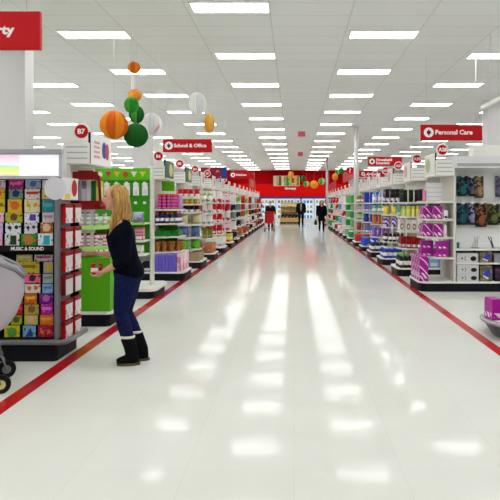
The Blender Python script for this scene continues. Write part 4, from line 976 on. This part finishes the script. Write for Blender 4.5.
CW = mat('cooler_white', '#e8ecf0', .4); CL = mat('cooler_lit', '#e6f2ff', .5, 0, .8)
pc = [('white', WHITEP), ('blue', SKY), ('grey', GREYB), ('yellow', YEL2), ('teal', TEAL), ('tan', TAN)]
for i in range(9):
    X = -7.2+i*1.62
    t = thing('refrigerated_case', '%s white refrigerated case from the left along the back wall' % ORD[i], 'cooler', (X, 55.1, 0), 0, 'refrigerated cases on the back wall')
    b = MB(); b.bb(-.8, .8, .45, .85, 0, 2.1); b.bb(-.8, -.74, -.4, .45, 0, 2.1); b.bb(.74, .8, -.4, .45, 0, 2.1); b.bb(-.74, .74, -.4, .45, 0, .3); b.build('cabinet', CW, t)
    MB().bb(-.74, .74, .43, .45, .3, 1.95).build('lit_back', CL, t)
    MB().bb(-.8, .8, -.42, .45, 1.95, 2.1).build('canopy', mat('cooler_blue', '#33509a', .5), t)
    for z in (.3, .72, 1.14, 1.56):
        if z > .3: MB().bb(-.74, .74, -.1, .43, z-.03, z).build('shelf', CW, t)
        for q in range(5):
            nm, mm = pc[(i*2+q*3+int(z*10)) % 6]
            place(spec('carton', .22, .25, .26, mm, None, False), (X-.56+q*.28, 55.15, z), '%s carton from the left, %s cooler shelf, %s case' % (ORD[q], {.3: 'lowest', .72: 'second', 1.14: 'third', 1.56: 'topmost'}[z], ORD[i]), 'carton', 'cartons in the coolers')
# bread island
t = thing('display_island', 'dark tiered bread island before the coolers', 'display stand', (PX(289.5, 50), 50, 0))
MB().bb(-.72, .72, -.4, .4, 0, .12).build('kick_base', BLACK, t)
MB().bb(-.72, .72, -.4, .4, .12, .45).build('front_panel', mat('oak_front', '#c9a865', .5), t)
MB().bb(-.7, .7, .2, .4, .45, 1.65).build('back_panel', mat('island_cream', '#d8c494', .5), t)
for z in (.85, 1.25): MB().bb(-.7, .7, -.3, .2, z-.04, z).build('shelf', mat('island_shelf', '#8a7448', .5), t)
for zi, z in enumerate((.45, .85, 1.25)):
    for q in range(5):
        place(spec('pillow', .24, .2, .2 if zi else .26, [BLKW, mat('loaf', '#e0b46a', .6), mat('bun', '#ecd29a', .6)][zi], None, False), (PX(289.5, 50)-.54+q*.27, 49.9, z), '%s bread pack from the left, %s tier of the dark island' % (ORD[q], ['lower', 'middle', 'upper'][zi]), 'bread', 'bread packs on the island')

# ================================================================= shopping carts
def cart(name_label, loc, rz, mb, mt, wheel_m, hub_m, adverts=False, solid=True):
    t = thing('shopping_cart', name_label, 'shopping cart', loc, rz)
    st = [(-.82, .28, .56, 1.06), (-.4, .27, .50, 1.05), (-.05, .255, .45, 1.04), (.03, .24, .50, 1.02), (.10, .20, .60, .97), (.15, .14, .74, .90)]
    b = MB(); bm = b.bm
    rows = []
    for x, hw, z0, z1 in st:
        pr = [(-hw*1.0, z1), (-hw*.98, z1-.05), (-hw*.93, z0+.09), (-hw*.82, z0+.02), (-hw*.4, z0), (hw*.4, z0), (hw*.82, z0+.02), (hw*.93, z0+.09), (hw*.98, z1-.05), (hw, z1)]
        rows.append([bm.verts.new((x, yy, zz)) for yy, zz in pr])
    for i in range(len(rows)-1):
        for k in range(9):
            f_ = bm.faces.new((rows[i][k], rows[i][k+1], rows[i+1][k+1], rows[i+1][k])); f_.smooth = True
    bm.faces.new(rows[0]); bm.faces.new(rows[-1][::-1])
    bmesh.ops.recalc_face_normals(bm, faces=bm.faces)
    bmesh.ops.solidify(bm, geom=list(bm.faces), thickness=.012)
    b.build('basket', mb, t)
    b = MB(); b.tube([(-.82, -.285, 1.065), (-.05, -.262, 1.045), (.1, -.205, .975), (.155, -.13, .905), (.155, .13, .905), (.1, .205, .975), (-.05, .262, 1.045), (-.82, .285, 1.065)], .016, 8); b.build('rim', mt, t)
    b = MB(); b.tube([(-.95, -.27, 1.06), (-.98, -.2, 1.08), (-.98, .2, 1.08), (-.95, .27, 1.06)], .018, 8)
    for s in (-1, 1): b.tube([(-.8, s*.27, 1.04), (-.95, s*.27, 1.06)], .014, 8)
    b.build('handle', mt, t)
    b = MB()
    for s in (-1, 1):
        b.tube([(-.8, s*.27, .62), (-.84, s*.27, .3), (-.78, s*.27, .17), (-.1, s*.25, .19), (-.04, s*.25, .2), (-.12, s*.23, .5)], .014, 8)
    b.tube([(-.78, -.27, .17), (-.78, .27, .17)], .014, 8); b.tube([(-.1, -.25, .19), (-.1, .25, .19)], .014, 8)
    b.build('chassis', mt, t)
    for x in (0, -.75):
        for s in (-1, 1):
            cst = MB(); r = .074; yy = s*.255
            ring = [(x+r*math.cos(2*PI*i/24), r+.001+r*math.sin(2*PI*i/24)) for i in range(24)]
            cst.prism_y(ring, yy-.016, yy+.016)
            o = cst.build('caster_wheel', wheel_m, t)
            h = MB(); h.disc_y((x, yy-.019, r), r*.5, .038, 16); h.build('hub', hub_m if s > 0 or x else mat('cream_hub', '#d8c98a', .5), o)
            fk = MB(); fk.tube([(x, yy+.024, r), (x-.03, yy+.024, .17), (x-.06, yy, .2)], .009, 6); fk.tube([(x, yy-.024, r), (x-.03, yy-.024, .17), (x-.06, yy, .2)], .009, 6); fk.build('fork', mt, o)
    b = MB(); b.bb(-.82, -.79, -.26, .26, .6, 1.0); b.build('seat_back', mt, t)
    MB().bb(-.76, -.12, -.235, .235, .18, .21).build('lower_tray', mt, t)
    if adverts:
        for i in range(3):
            b = MB(); b.bb(-.66+.0, -.18, -.285, -.272, .56+.16*i, .69+.16*i); b.m(1).bb(-.66, -.18, -.288, -.286, .56+.16*i, .585+.16*i); b.build('advert_panel', [WHITEP, RED], t)
    return t
cart('pale grey shopping cart nosing in at the left edge', (-2.40, 5.38, 0), math.radians(19), mat('cart_mauve', '#b9b0b8', .45), GREYM, BLACK, GREYM, True)
cart('bright red shopping cart far down the aisle, pushed by a shopper', (PX(269, 34.6), 34.9, 0), -PI/2, mat('cart_red', '#c2121c', .4), REDP, BLACK, GREYM)

# ================================================================= people
def remesh(b, vox, name, m, parent, smooth=2, cut=None):
    me = b.mesh(name, m)
    o = bpy.data.objects.new(name, me); COL.objects.link(o)
    r = o.modifiers.new('r', 'REMESH'); r.mode = 'VOXEL'; r.voxel_size = vox; r.use_smooth_shade = True
    s = o.modifiers.new('s', 'SMOOTH'); s.factor = .5; s.iterations = smooth
    bpy.context.view_layer.update()
    me2 = bpy.data.meshes.new_from_object(o.evaluated_get(bpy.context.evaluated_depsgraph_get()))
    me2.name = name
    if cut:
        bm = bmesh.new(); bm.from_mesh(me2)
        bmesh.ops.delete(bm, geom=[v for v in bm.verts if cut(v.co)], context='VERTS'); bm.to_mesh(me2); bm.free()
    if not me2.materials: me2.materials.append(m)
    o.modifiers.clear(); o.data = me2; bpy.data.meshes.remove(me)
    for p in me2.polygons: p.use_smooth = True
    o.parent = parent
    return o
SKIN = mat('skin', '#d9a283', .5); SKIN2 = mat('lips', '#b3605a', .45)
def add_hand(b, wrist, dirv, palmn, side, curl=.5, L=.18, r=1.0):
    """palm and five fingers; dirv along the hand, palmn the way the palm faces, side: thumb direction"""
    d = Vector(dirv).normalized(); n = Vector(palmn); n = (n - d*n.dot(d)).normalized(); t = Vector(side); t = (t-d*t.dot(d)-n*t.dot(n)).normalized()
    W = Vector(wrist)
    pl = L*.5
    b.loft([(W-d*.02, .026*r, .02*r), (W+d*.02, .03*r, .017*r), (W+d*pl*.6, .041*r, .015*r), (W+d*pl, .040*r, .012*r)], 12, t)
    for i, (off, ln) in enumerate(((.030, .072), (.0105, .08), (-.0105, .075), (-.030, .058))):
        p0 = W + d*(pl-.02) + t*off*r; p = W + d*pl + t*off*r*1.08; pts = [p0, p]; dd = d.copy(); ang = curl*.5
        for k, fr_ in enumerate((.45, .32, .23)):
            dd = (Matrix.Rotation(ang, 3, d.cross(n).normalized()) @ dd).normalized(); p = p + dd*ln*fr_*r; pts.append(p); ang = curl*.7
        b.tube(pts, [.009*r, .0088*r, .0082*r, .0075*r, .006*r], 8)
    p = W + d*pl*.25 + t*.03*r; dd = (d*.55 + t*.75 + n*.25).normalized()
    b.tube([W+d*pl*.1+t*.012*r, p, p+dd*.032*r, p+dd*.032*r+(d*.8+t*.3+n*.4).normalized()*.028*r, p+dd*.032*r+(d*.85+t*.1+n*.5).normalized()*.05*r], [.012*r, .012*r, .010*r, .009*r, .007*r], 8)

def head(b, c, f, H=.235):
    """skull, jaw, nose, ears around centre c facing f"""
    f = Vector(f).normalized(); c = Vector(c); l = Vector((0, 0, 1)).cross(f).normalized(); u = f.cross(l)*-1; u = l.cross(f)*-1
    u = f.cross(l)
    rot = Matrix((f, l, u)).transposed()
    k = H/.235
    P = lambda x, y, z: c + (f*x + l*y + u*z)*k
    b.ell(P(-.012, 0, .03), (.093*k, .074*k, .088*k), rot)
    b.ell(P(.02, 0, -.035), (.062*k, .056*k, .08*k), rot)
    b.ell(P(.055, 0, -.088), (.026*k, .03*k, .024*k), rot, 10)
    b.ell(P(.055, 0, -.0), (.03*k, .05*k, .05*k), rot, 12)
    b.loft([(P(.08, 0, .022), .009*k, .008*k), (P(.096, 0, .0), .012*k, .012*k), (P(.104, 0, -.02), .014*k, .014*k), (P(.085, 0, -.032), .011*k, .009*k)], 10, l)
    for s in (-1, 1): b.ell(P(-.012, s*.076, -.01), (.018*k, .008*k, .03*k), rot, 10); b.ell(P(.04, s*.034, -.03), (.025*k, .022*k, .025*k), rot, 10)
    b.ell(P(.077, 0, -.057), (.014*k, .022*k, .009*k), rot, 10)
    return P, rot
def face_parts(P, rot, parent, k=1):
    for s in (-1, 1):
        e = MB().ell(P(.078, s*.032, .004), (.010*k, .012*k, .007*k), rot, 10).build('eye', mat('eye_white', '#e4e0dc', .3), parent)
        MB().ell(P(.087, s*.032, .004), (.003*k, .005*k, .005*k), rot, 8).build('iris', mat('iris', '#3a2a22', .3), e)
        b = MB(); b.tube([P(.083, s*.016, .02), P(.083, s*.032, .026), P(.07, s*.048, .021)], .003*k, 6); b.build('eyebrow', mat('brow', '#7a5836', .6), parent)
    b = MB(); b.tube([P(.078, -.022, -.057), P(.090, -.008, -.055), P(.0905, .008, -.055), P(.078, .022, -.057)], .0045*k, 6); b.build('lips', SKIN2, parent)

# ---- the blonde woman
def V3(u, v, z): return Vector((-u, -v, z))     # u forward (towards the shelves), v towards the near side
w = thing('person', 'blonde person in navy sweater and jeans standing at the card rack end', 'person', (-1.58, 6.15, 0))
hipc = V3(-.005, 0, .83)
shN, shF = V3(-.03, .155, 1.275), V3(.135, -.14, 1.275)
elN, wrN = V3(-.03, .21, .985), V3(.185, .12, .875)
elF, wrF = V3(.10, -.22, 1.0), V3(.325, -.16, 1.02)
hpN, hpF = V3(-.025, .085, .82), V3(-.005, -.085, .82)
knN, anN = V3(.04, .075, .48), V3(-.075, .09, .10)
knF, anF = V3(.035, -.085, .47), V3(-.125, -.09, .115)
side = Vector((shN-shF)).normalized()
hf = V3(1, .22, 0).normalized()+Vector((0, 0, -.06)); hc = V3(.125, .0, 1.555)
tor = [((hpN+hpF)/2+Vector((0, 0, -.05)), .15, .10), (V3(.0, 0, .86), .165, .112), (V3(.025, 0, .98), .142, .098), (V3(.045, 0, 1.1), .15, .108), (V3(.06, 0, 1.2), .172, .112), (V3(.055, 0, 1.27), .185, .088), (V3(.055, 0, 1.33), .12, .06), (V3(.07, 0, 1.36), .055, .055)]
def limbs(b, grow=0, arms=True, legs=True, elbow_t=1.0):
    if arms:
        for s_, e_, w_ in ((shN, elN, wrN), (shF, elF, wrF)):
            pts = [(s_+(Vector((0, 0, .0))), .052+grow, .05+grow), ((s_*.5+e_*.5), .044+grow, .044+grow), (e_, .038+grow, .038+grow)]
            if elbow_t == 1.0: pts += [((e_*.55+w_*.45), .036+grow, .035+grow), (w_, .024+grow, .021+grow)]
            else: pts += [(e_*(1-elbow_t)+w_*elbow_t, .036+grow, .036+grow)]
            b.loft(pts, 12, side)
    if legs:
        for h_, k_, a_ in ((hpN, knN, anN), (hpF, knF, anF)):
            b.loft([(h_+Vector((0, 0, .02)), .09+grow, .112+grow), (h_*.5+k_*.5, .073+grow, .088+grow), (k_, .052+grow, .056+grow), (k_*.62+a_*.38, .049+grow, .056+grow), (a_, .034+grow, .038+grow)], 14, side)
B = MB()
B.loft(tor, 20, side)
B.loft([(V3(.07, 0, 1.33), .052, .052), (V3(.09, 0, 1.42), .046, .047), (V3(.105, 0, 1.48), .048, .05)], 14, side)
limbs(B)
Ph, roth = head(B, hc, hf)
add_hand(B, wrN, V3(.12, -.03, -.075), V3(.25, -.35, .8), V3(0, 1, .2), 1.0, .17, .95)
add_hand(B, wrF, V3(.12, .05, .01), V3(.1, .6, -.75), V3(.2, .6, .5), .55, .17, .95)
for a_, dx in ((anN, .0), (anF, .0)):
    fd = V3(.96, .25, 0)
    B.loft([(a_+Vector((0, 0, .02)), .034, .036), (a_+Vector((0, 0, -.05)), .036, .045), (a_+fd*.05+Vector((0, 0, -.055)), .034, .028), (a_+fd*.1+Vector((0, 0, -.06)), .026, .016)], 12, side)
body = remesh(B, .0075, 'body', SKIN, w, 2)
face_parts(Ph, roth, w)
# sweater
B = MB()
g_ = .014
B.loft([(V3(-.022, 0, .805), .172, .137), (V3(-.018, 0, .86), .186, .142), (V3(.012, 0, .98), .162, .118), (V3(.045, 0, 1.1), .168, .126), (V3(.062, 0, 1.2), .186, .132), (V3(.055, 0, 1.27), .196, .104), (V3(.058, 0, 1.325), .135, .078), (V3(.068, 0, 1.36), .085, .07)], 22, side)
for s_, e_, w_, tt in ((shN, elN, wrN, .42), (shF, elF, wrF, .3)):
    B.loft([(s_, .07, .068), (s_*.5+e_*.5, .062, .062), (e_, .055, .055), (e_*(1-tt)+w_*tt, .05, .05)], 14, side)
fw = Vector((-.873, -.488, 0))
def cutneck(co):
    rel = co - V3(.06, 0, 0); rel.z = 0
    fr_ = rel.dot(fw); lt = rel.dot(side)
    if co.z > 1.335 and abs(lt) < .1: return True
    return fr_ > .02 and co.z > 1.165 + abs(lt)*1.35 and abs(lt) < .12
remesh(B, .009, 'sweater', mat('navy_knit', '#070a18', .9, spec=.08), w, 3, cutneck)
# jeans
B = MB()
B.loft([((hpN+hpF)/2+Vector((0, 0, -.07)), .14, .1), (V3(-.02, 0, .82), .168, .128), (V3(-.015, 0, .88), .16, .118)], 18, side)
limbs(B, .01, False, True)
JE = pmat('#0b1846', '#09123a', 'noise', 40, .5, rough=.95)
remesh(B, .009, 'jeans', JE, w, 2, lambda co: co.z < .2)
# boots
for a_, k_ in ((anN, knN), (anF, knF)):
    B = MB(); fd = V3(.97, .25, 0).normalized(); gz = a_.z; sl = (k_-a_)*(1/(k_.z-a_.z))
    top = a_ + sl*.155
    B.loft([(top, .062, .068), (a_+sl*.08, .056, .062), (a_+fd*.005, .053, .06), (a_+Vector((0, 0, -gz+.045))+fd*.005, .05, .066), (a_+Vector((0, 0, -gz+.022))+fd*.01, .048, .07)], 14, side)
    B.loft([(a_+Vector((0, 0, -gz+.05))-fd*.04, .04, .04), (a_+Vector((0, 0, -gz+.055))+fd*.05, .047, .048), (a_+Vector((0, 0, -gz+.045))+fd*.11, .047, .034), (a_+Vector((0, 0, -gz+.04))+fd*.145, .034, .022)], 14, side)
    bt = remesh(B, .008, 'boot', mat('boot_black', '#0a0a0d', .8, spec=.1), w, 2, lambda co: co.z < .02)
    lat = Vector((-fd.y, fd.x, 0)); pts = []
    for i in range(20):
        t_ = 2*PI*i/20; c_ = a_ + fd*(.036+.106*math.cos(t_)) + lat*(.048*math.sin(t_)); pts.append((c_.x, c_.y))
    MB().prism(pts, .001, .024).build('sole', mat('sole_tan', '#5a4c30', .7), bt)
    MB().lathe([(.066, 0), (.069, .01), (.066, .022)], 18, c=(top.x, top.y, top.z-.004)).build('fleece_cuff', mat('fleece', '#e3dccb', .95), bt)
# hair: a cap swept back from the face, loose locks over back and near shoulder
HAIR = bpy.data.materials.new('blonde_hair'); HAIR.use_nodes = True
_n = HAIR.node_tree.nodes; _l = HAIR.node_tree.links
_t = _n.new('ShaderNodeTexCoord'); _m = _n.new('ShaderNodeMapping'); _m.inputs['Scale'].default_value = (60, 60, 5)
_z = _n.new('ShaderNodeTexNoise'); _z.inputs['Scale'].default_value = 1; _z.inputs['Detail'].default_value = 2
_r = _n.new('ShaderNodeValToRGB'); _e = _r.color_ramp.elements; _e[0].position = .3; _e[0].color = lin('#7d5420'); _e[1].position = .72; _e[1].color = lin('#d9a850')
_l.new(_t.outputs['Object'], _m.inputs[0]); _l.new(_m.outputs[0], _z.inputs['Vector']); _l.new(_z.outputs['Fac'], _r.inputs[0])
_l.new(_r.outputs[0], _n['Principled BSDF'].inputs['Base Color']); _n['Principled BSDF'].inputs['Roughness'].default_value = .5
B = MB()
B.ell(Ph(-.035, 0, .034), (.094, .088, .097), roth, 20)
up = Vector((0, 0, 1)); lft = roth.col[1]; fw2 = roth.col[0]
for i in range(17):
    th = (-1.0 + 2.0*i/16) * 1.62             # angle around the back of the head
    ca, sa = math.cos(th), math.sin(th); e = abs(th)/1.62
    def Q(rad, z, fwd=0): return hc + (fw2*(-ca)*rad + lft*sa*rad) + up*z - fw2*(.03-fwd)
    L_ = -.22 - .085*e + .03*math.sin(i*2.3)
    B.loft([(Q(.05, .105), .028, .022), (Q(.088, .055), .03, .024), (Q(.098, -.03), .031, .022), (Q(.112-.012*e, -.11), .029, .021), (Q(.122-.03*e, -.17, .03*e), .024, .018), (Q(.118-.035*e, L_, .06*e), .012, .009)], 10, lft)
remesh(B, .0075, 'hair', HAIR, w, 4, lambda co: (co-hc).dot(fw2) > .03+max(0, co.z-hc.z)*.55 and hc.z-.13 < co.z < hc.z+.08)
# package in her near hand
pk = thing('gift_package', 'small red and white package with green spot held by the blonde person', 'package', (0, 0, 0))
pk.location = Vector((-1.58, 6.15, 0)) + V3(.262, .075, .835)
MB().bb(-.05, .05, -.022, .022, 0, .11, .004).build('box', REDP, pk)
MB().bb(-.048, .02, -.025, -.021, .03, .07).build('white_band', WHITEP, pk)
MB().ell((.015, -.023, .085), (.022, .004, .016)).build('green_spot', mat('spot_green', '#4ca05a', .5), pk)

# ---- people far down the aisle
def far_person(label, loc, rz, H, top, trouser, hairc, long_hair=False, coat=False, lean=0, shirt=None, step=.16, armf=(0, 0), bulk=0):
    p = thing('person', label, 'person', loc, rz)
    k = H/1.75
    V = lambda f_, s_, z_: Vector((f_*k, s_*k, z_*k))
    LE = lambda z_: lean*max(0, z_-.9)
    sh = [V(LE(1.42), s*.18, 1.42) for s in (1, -1)]; el = [V(LE(1.15)+armf[i]*.5, s*.24, 1.13) for i, s in enumerate((1, -1))]; wr = [V(LE(.9)+armf[i], s*.25, .89+abs(armf[i])*.35) for i, s in enumerate((1, -1))]
    hp = [V(0, s*.095, .9) for s in (1, -1)]; kn = [V(st+.03, s*.1, .5) for s, st in ((1, step*.6), (-1, -step*.3))]; an = [V(st, s*.1, .09) for s, st in ((1, step), (-1, -step))]
    hc_ = V(LE(1.62)+.02, 0, 1.635)
    Y_ = (0, 1, 0)
    def torso(b, g):
        b.loft([(V(0, 0, .84), .15*k+g, .1*k+g), (V(0, 0, .92), .17*k+g, .115*k+g), (V(LE(1.1), 0, 1.1), .15*k+g, .105*k+g), (V(LE(1.3), 0, 1.3), .185*k+g, .12*k+g), (V(LE(1.42), 0, 1.42), .19*k+g, .09*k+g), (V(LE(1.48), 0, 1.49), .07*k+g*.5, .06*k+g*.5)], 18, Y_)
    def arm(b, g, to=1.0):
        for i in range(2):
            b.loft([(sh[i], .055*k+g, .055*k+g), ((sh[i]+el[i])/2, .047*k+g, .047*k+g), (el[i], .04*k+g, .04*k+g), (wr[i], .028*k+g, .026*k+g)], 12, Y_)
    def leg(b, g):
        for i in range(2):
            b.loft([(hp[i]+V(0, 0, .02), .09*k+g, .095*k+g), ((hp[i]+kn[i])/2, .075*k+g, .08*k+g), (kn[i], .055*k+g, .058*k+g), ((kn[i]+an[i])/2, .05*k+g, .055*k+g), (an[i], .036*k+g, .04*k+g)], 12, Y_)
    b = MB(); torso(b, 0); arm(b, 0); leg(b, 0)
    b.loft([(V(LE(1.46), 0, 1.44), .055*k, .055*k), (V(LE(1.55)+.01, 0, 1.56), .05*k, .052*k)], 12, Y_)
    P, rot = head(b, hc_, (1, 0, -lean*.3), .235*k)
    for i, s in enumerate((1, -1)):
        add_hand(b, wr[i], V(.02+armf[i]*.3, 0, -.1), (0, -s, 0), (1, 0, 0), .7, .18*k, k)
        b.loft([(an[i]+V(-.03, 0, -.03), .036*k, .045*k), (an[i]+V(.08, 0, -.055), .04*k, .03*k), (an[i]+V(.17, 0, -.07), .032*k, .018*k)], 10, Y_)
    remesh(b, .011, 'body', SKIN, p, 2)
    face_parts(P, rot, p, k)
    b = MB(); torso(b, .022+bulk); arm(b, .018+bulk*.6)
    if coat: b.loft([(V(0, 0, .95), .18*k, .13*k), (V(0, 0, .75), .2*k, .15*k), (V(0, 0, .58), .21*k, .16*k)], 18, Y_)
    remesh(b, .014, 'jacket', top, p, 2, (lambda co: co.z > 1.40*k and abs(co.y) < .05*k and co.x > LE(1.4)*k) if not shirt else None)
    if shirt:
        MB().loft([(V(.16, 0, 1.44), .05*k, .02*k), (V(.19, 0, 1.3), .055*k, .02*k), (V(.178, 0, 1.1), .045*k, .02*k), (V(.178, 0, .98), .03*k, .02*k)], 10, Y_).build('shirt', shirt, p)
    b = MB(); leg(b, .012); b.loft([(V(0, 0, .84), .15*k, .11*k), (V(0, 0, .95), .17*k, .12*k)], 14, Y_)
    remesh(b, .014, 'trousers', trouser, p, 2, lambda co: co.z < .07*k)
    for i in range(2):
        b = MB(); b.loft([(an[i]+V(-.07, 0, -.05), .04*k, .035*k), (an[i]+V(.0, 0, -.03), .047*k, .05*k), (an[i]+V(.1, 0, -.055), .048*k, .034*k), (an[i]+V(.19, 0, -.07), .03*k, .018*k)], 12, Y_)
        b.build('shoe', BLACK, p)
    b = MB(); b.ell(P(-.022, 0, .04), (.093*k, .083*k, .09*k), rot, 16)
    if long_hair:
        for i in range(9):
            th = -2.0+4.0*i/8
            q = lambda r_, z_: hc_ + Vector((-math.cos(th)*r_-.02, math.sin(th)*r_, z_))
            b.loft([(q(.07, .07), .03, .025), (q(.09, 0), .032, .025), (q(.095, -.12), .03, .02), (q(.09, -.26), .02, .012)], 8, Y_)
    remesh(b, .01, 'hair', hairc, p, 1, lambda co: (co-hc_).x > .035*k and co.z < hc_.z+.06*k)
    return p, wr
dk = mat('coat_black', '#0b0c10', .9, spec=.08)
far_person('man in black jacket and grey shirt walking far down the aisle centre', (PX(301, 42.5), 42.5, 0), -PI/2, 1.86, dk, mat('trouser_dark', '#101218', .9, spec=.08), mat('hair_dark', '#2a211c', .7), shirt=mat('shirt_grey', '#8a8a90', .8), bulk=.045)
p, wr = far_person('woman in long black coat with long hair walking beside right shelves', (PX(321.5, 35.7), 35.7, 0), -PI/2, 1.70, mat('coat_black2', '#0b0b0f', .9, spec=.08), mat('tights_dark', '#0c0c10', .9, spec=.08), mat('hair_brown', '#6e4c2e', .6), True, True, bulk=.04)
far_person('shopper in dark green jacket bent behind the far red cart', (PX(270.5, 36.4), 36.45, 0), -PI/2, 1.66, mat('jacket_green', '#1c2622', .9, spec=.08), mat('trouser_grey', '#26262e', .8), mat('hair_dark2', '#2c2622', .7), bulk=.05, lean=.3, armf=(.3, .3), step=.08)
# her black bag, hanging from the hand on the left of the picture
hx, hy = PX(321.5, 35.7)-.255, 35.7-.02
t = thing('handbag', 'black handbag with green lining held by the woman in long coat', 'bag', (hx-.06, hy-.0, .36))
b = MB(); b.loft([((0, 0, 0), .17, .09), ((0, 0, .15), .17, .085), ((0, 0, .28), .14, .05)], 14, (0, 1, 0)); b.build('pouch', BLACK, t)
b = MB(); b.tube([(-.03, -.1, .26), (.02, -.06, .40), (.06, 0, .45), (.02, .06, .40), (-.03, .1, .26)], .009, 6); b.build('strap', BLACK, t)
MB().box((-.01, 0, .29), (.07, .2, .08)).build('lining', mat('pale_green_cloth', '#a9c48a', .8), t)

# ---------------------------------------------------------------- world and view
wd = bpy.data.worlds.new('world'); scene.world = wd; wd.use_nodes = True
wd.node_tree.nodes['Background'].inputs[0].default_value = (.8, .8, .8, 1); wd.node_tree.nodes['Background'].inputs[1].default_value = .05
vs = scene.view_settings; vs.view_transform = 'Standard'; vs.look = 'None'; vs.exposure = 0; vs.gamma = 1
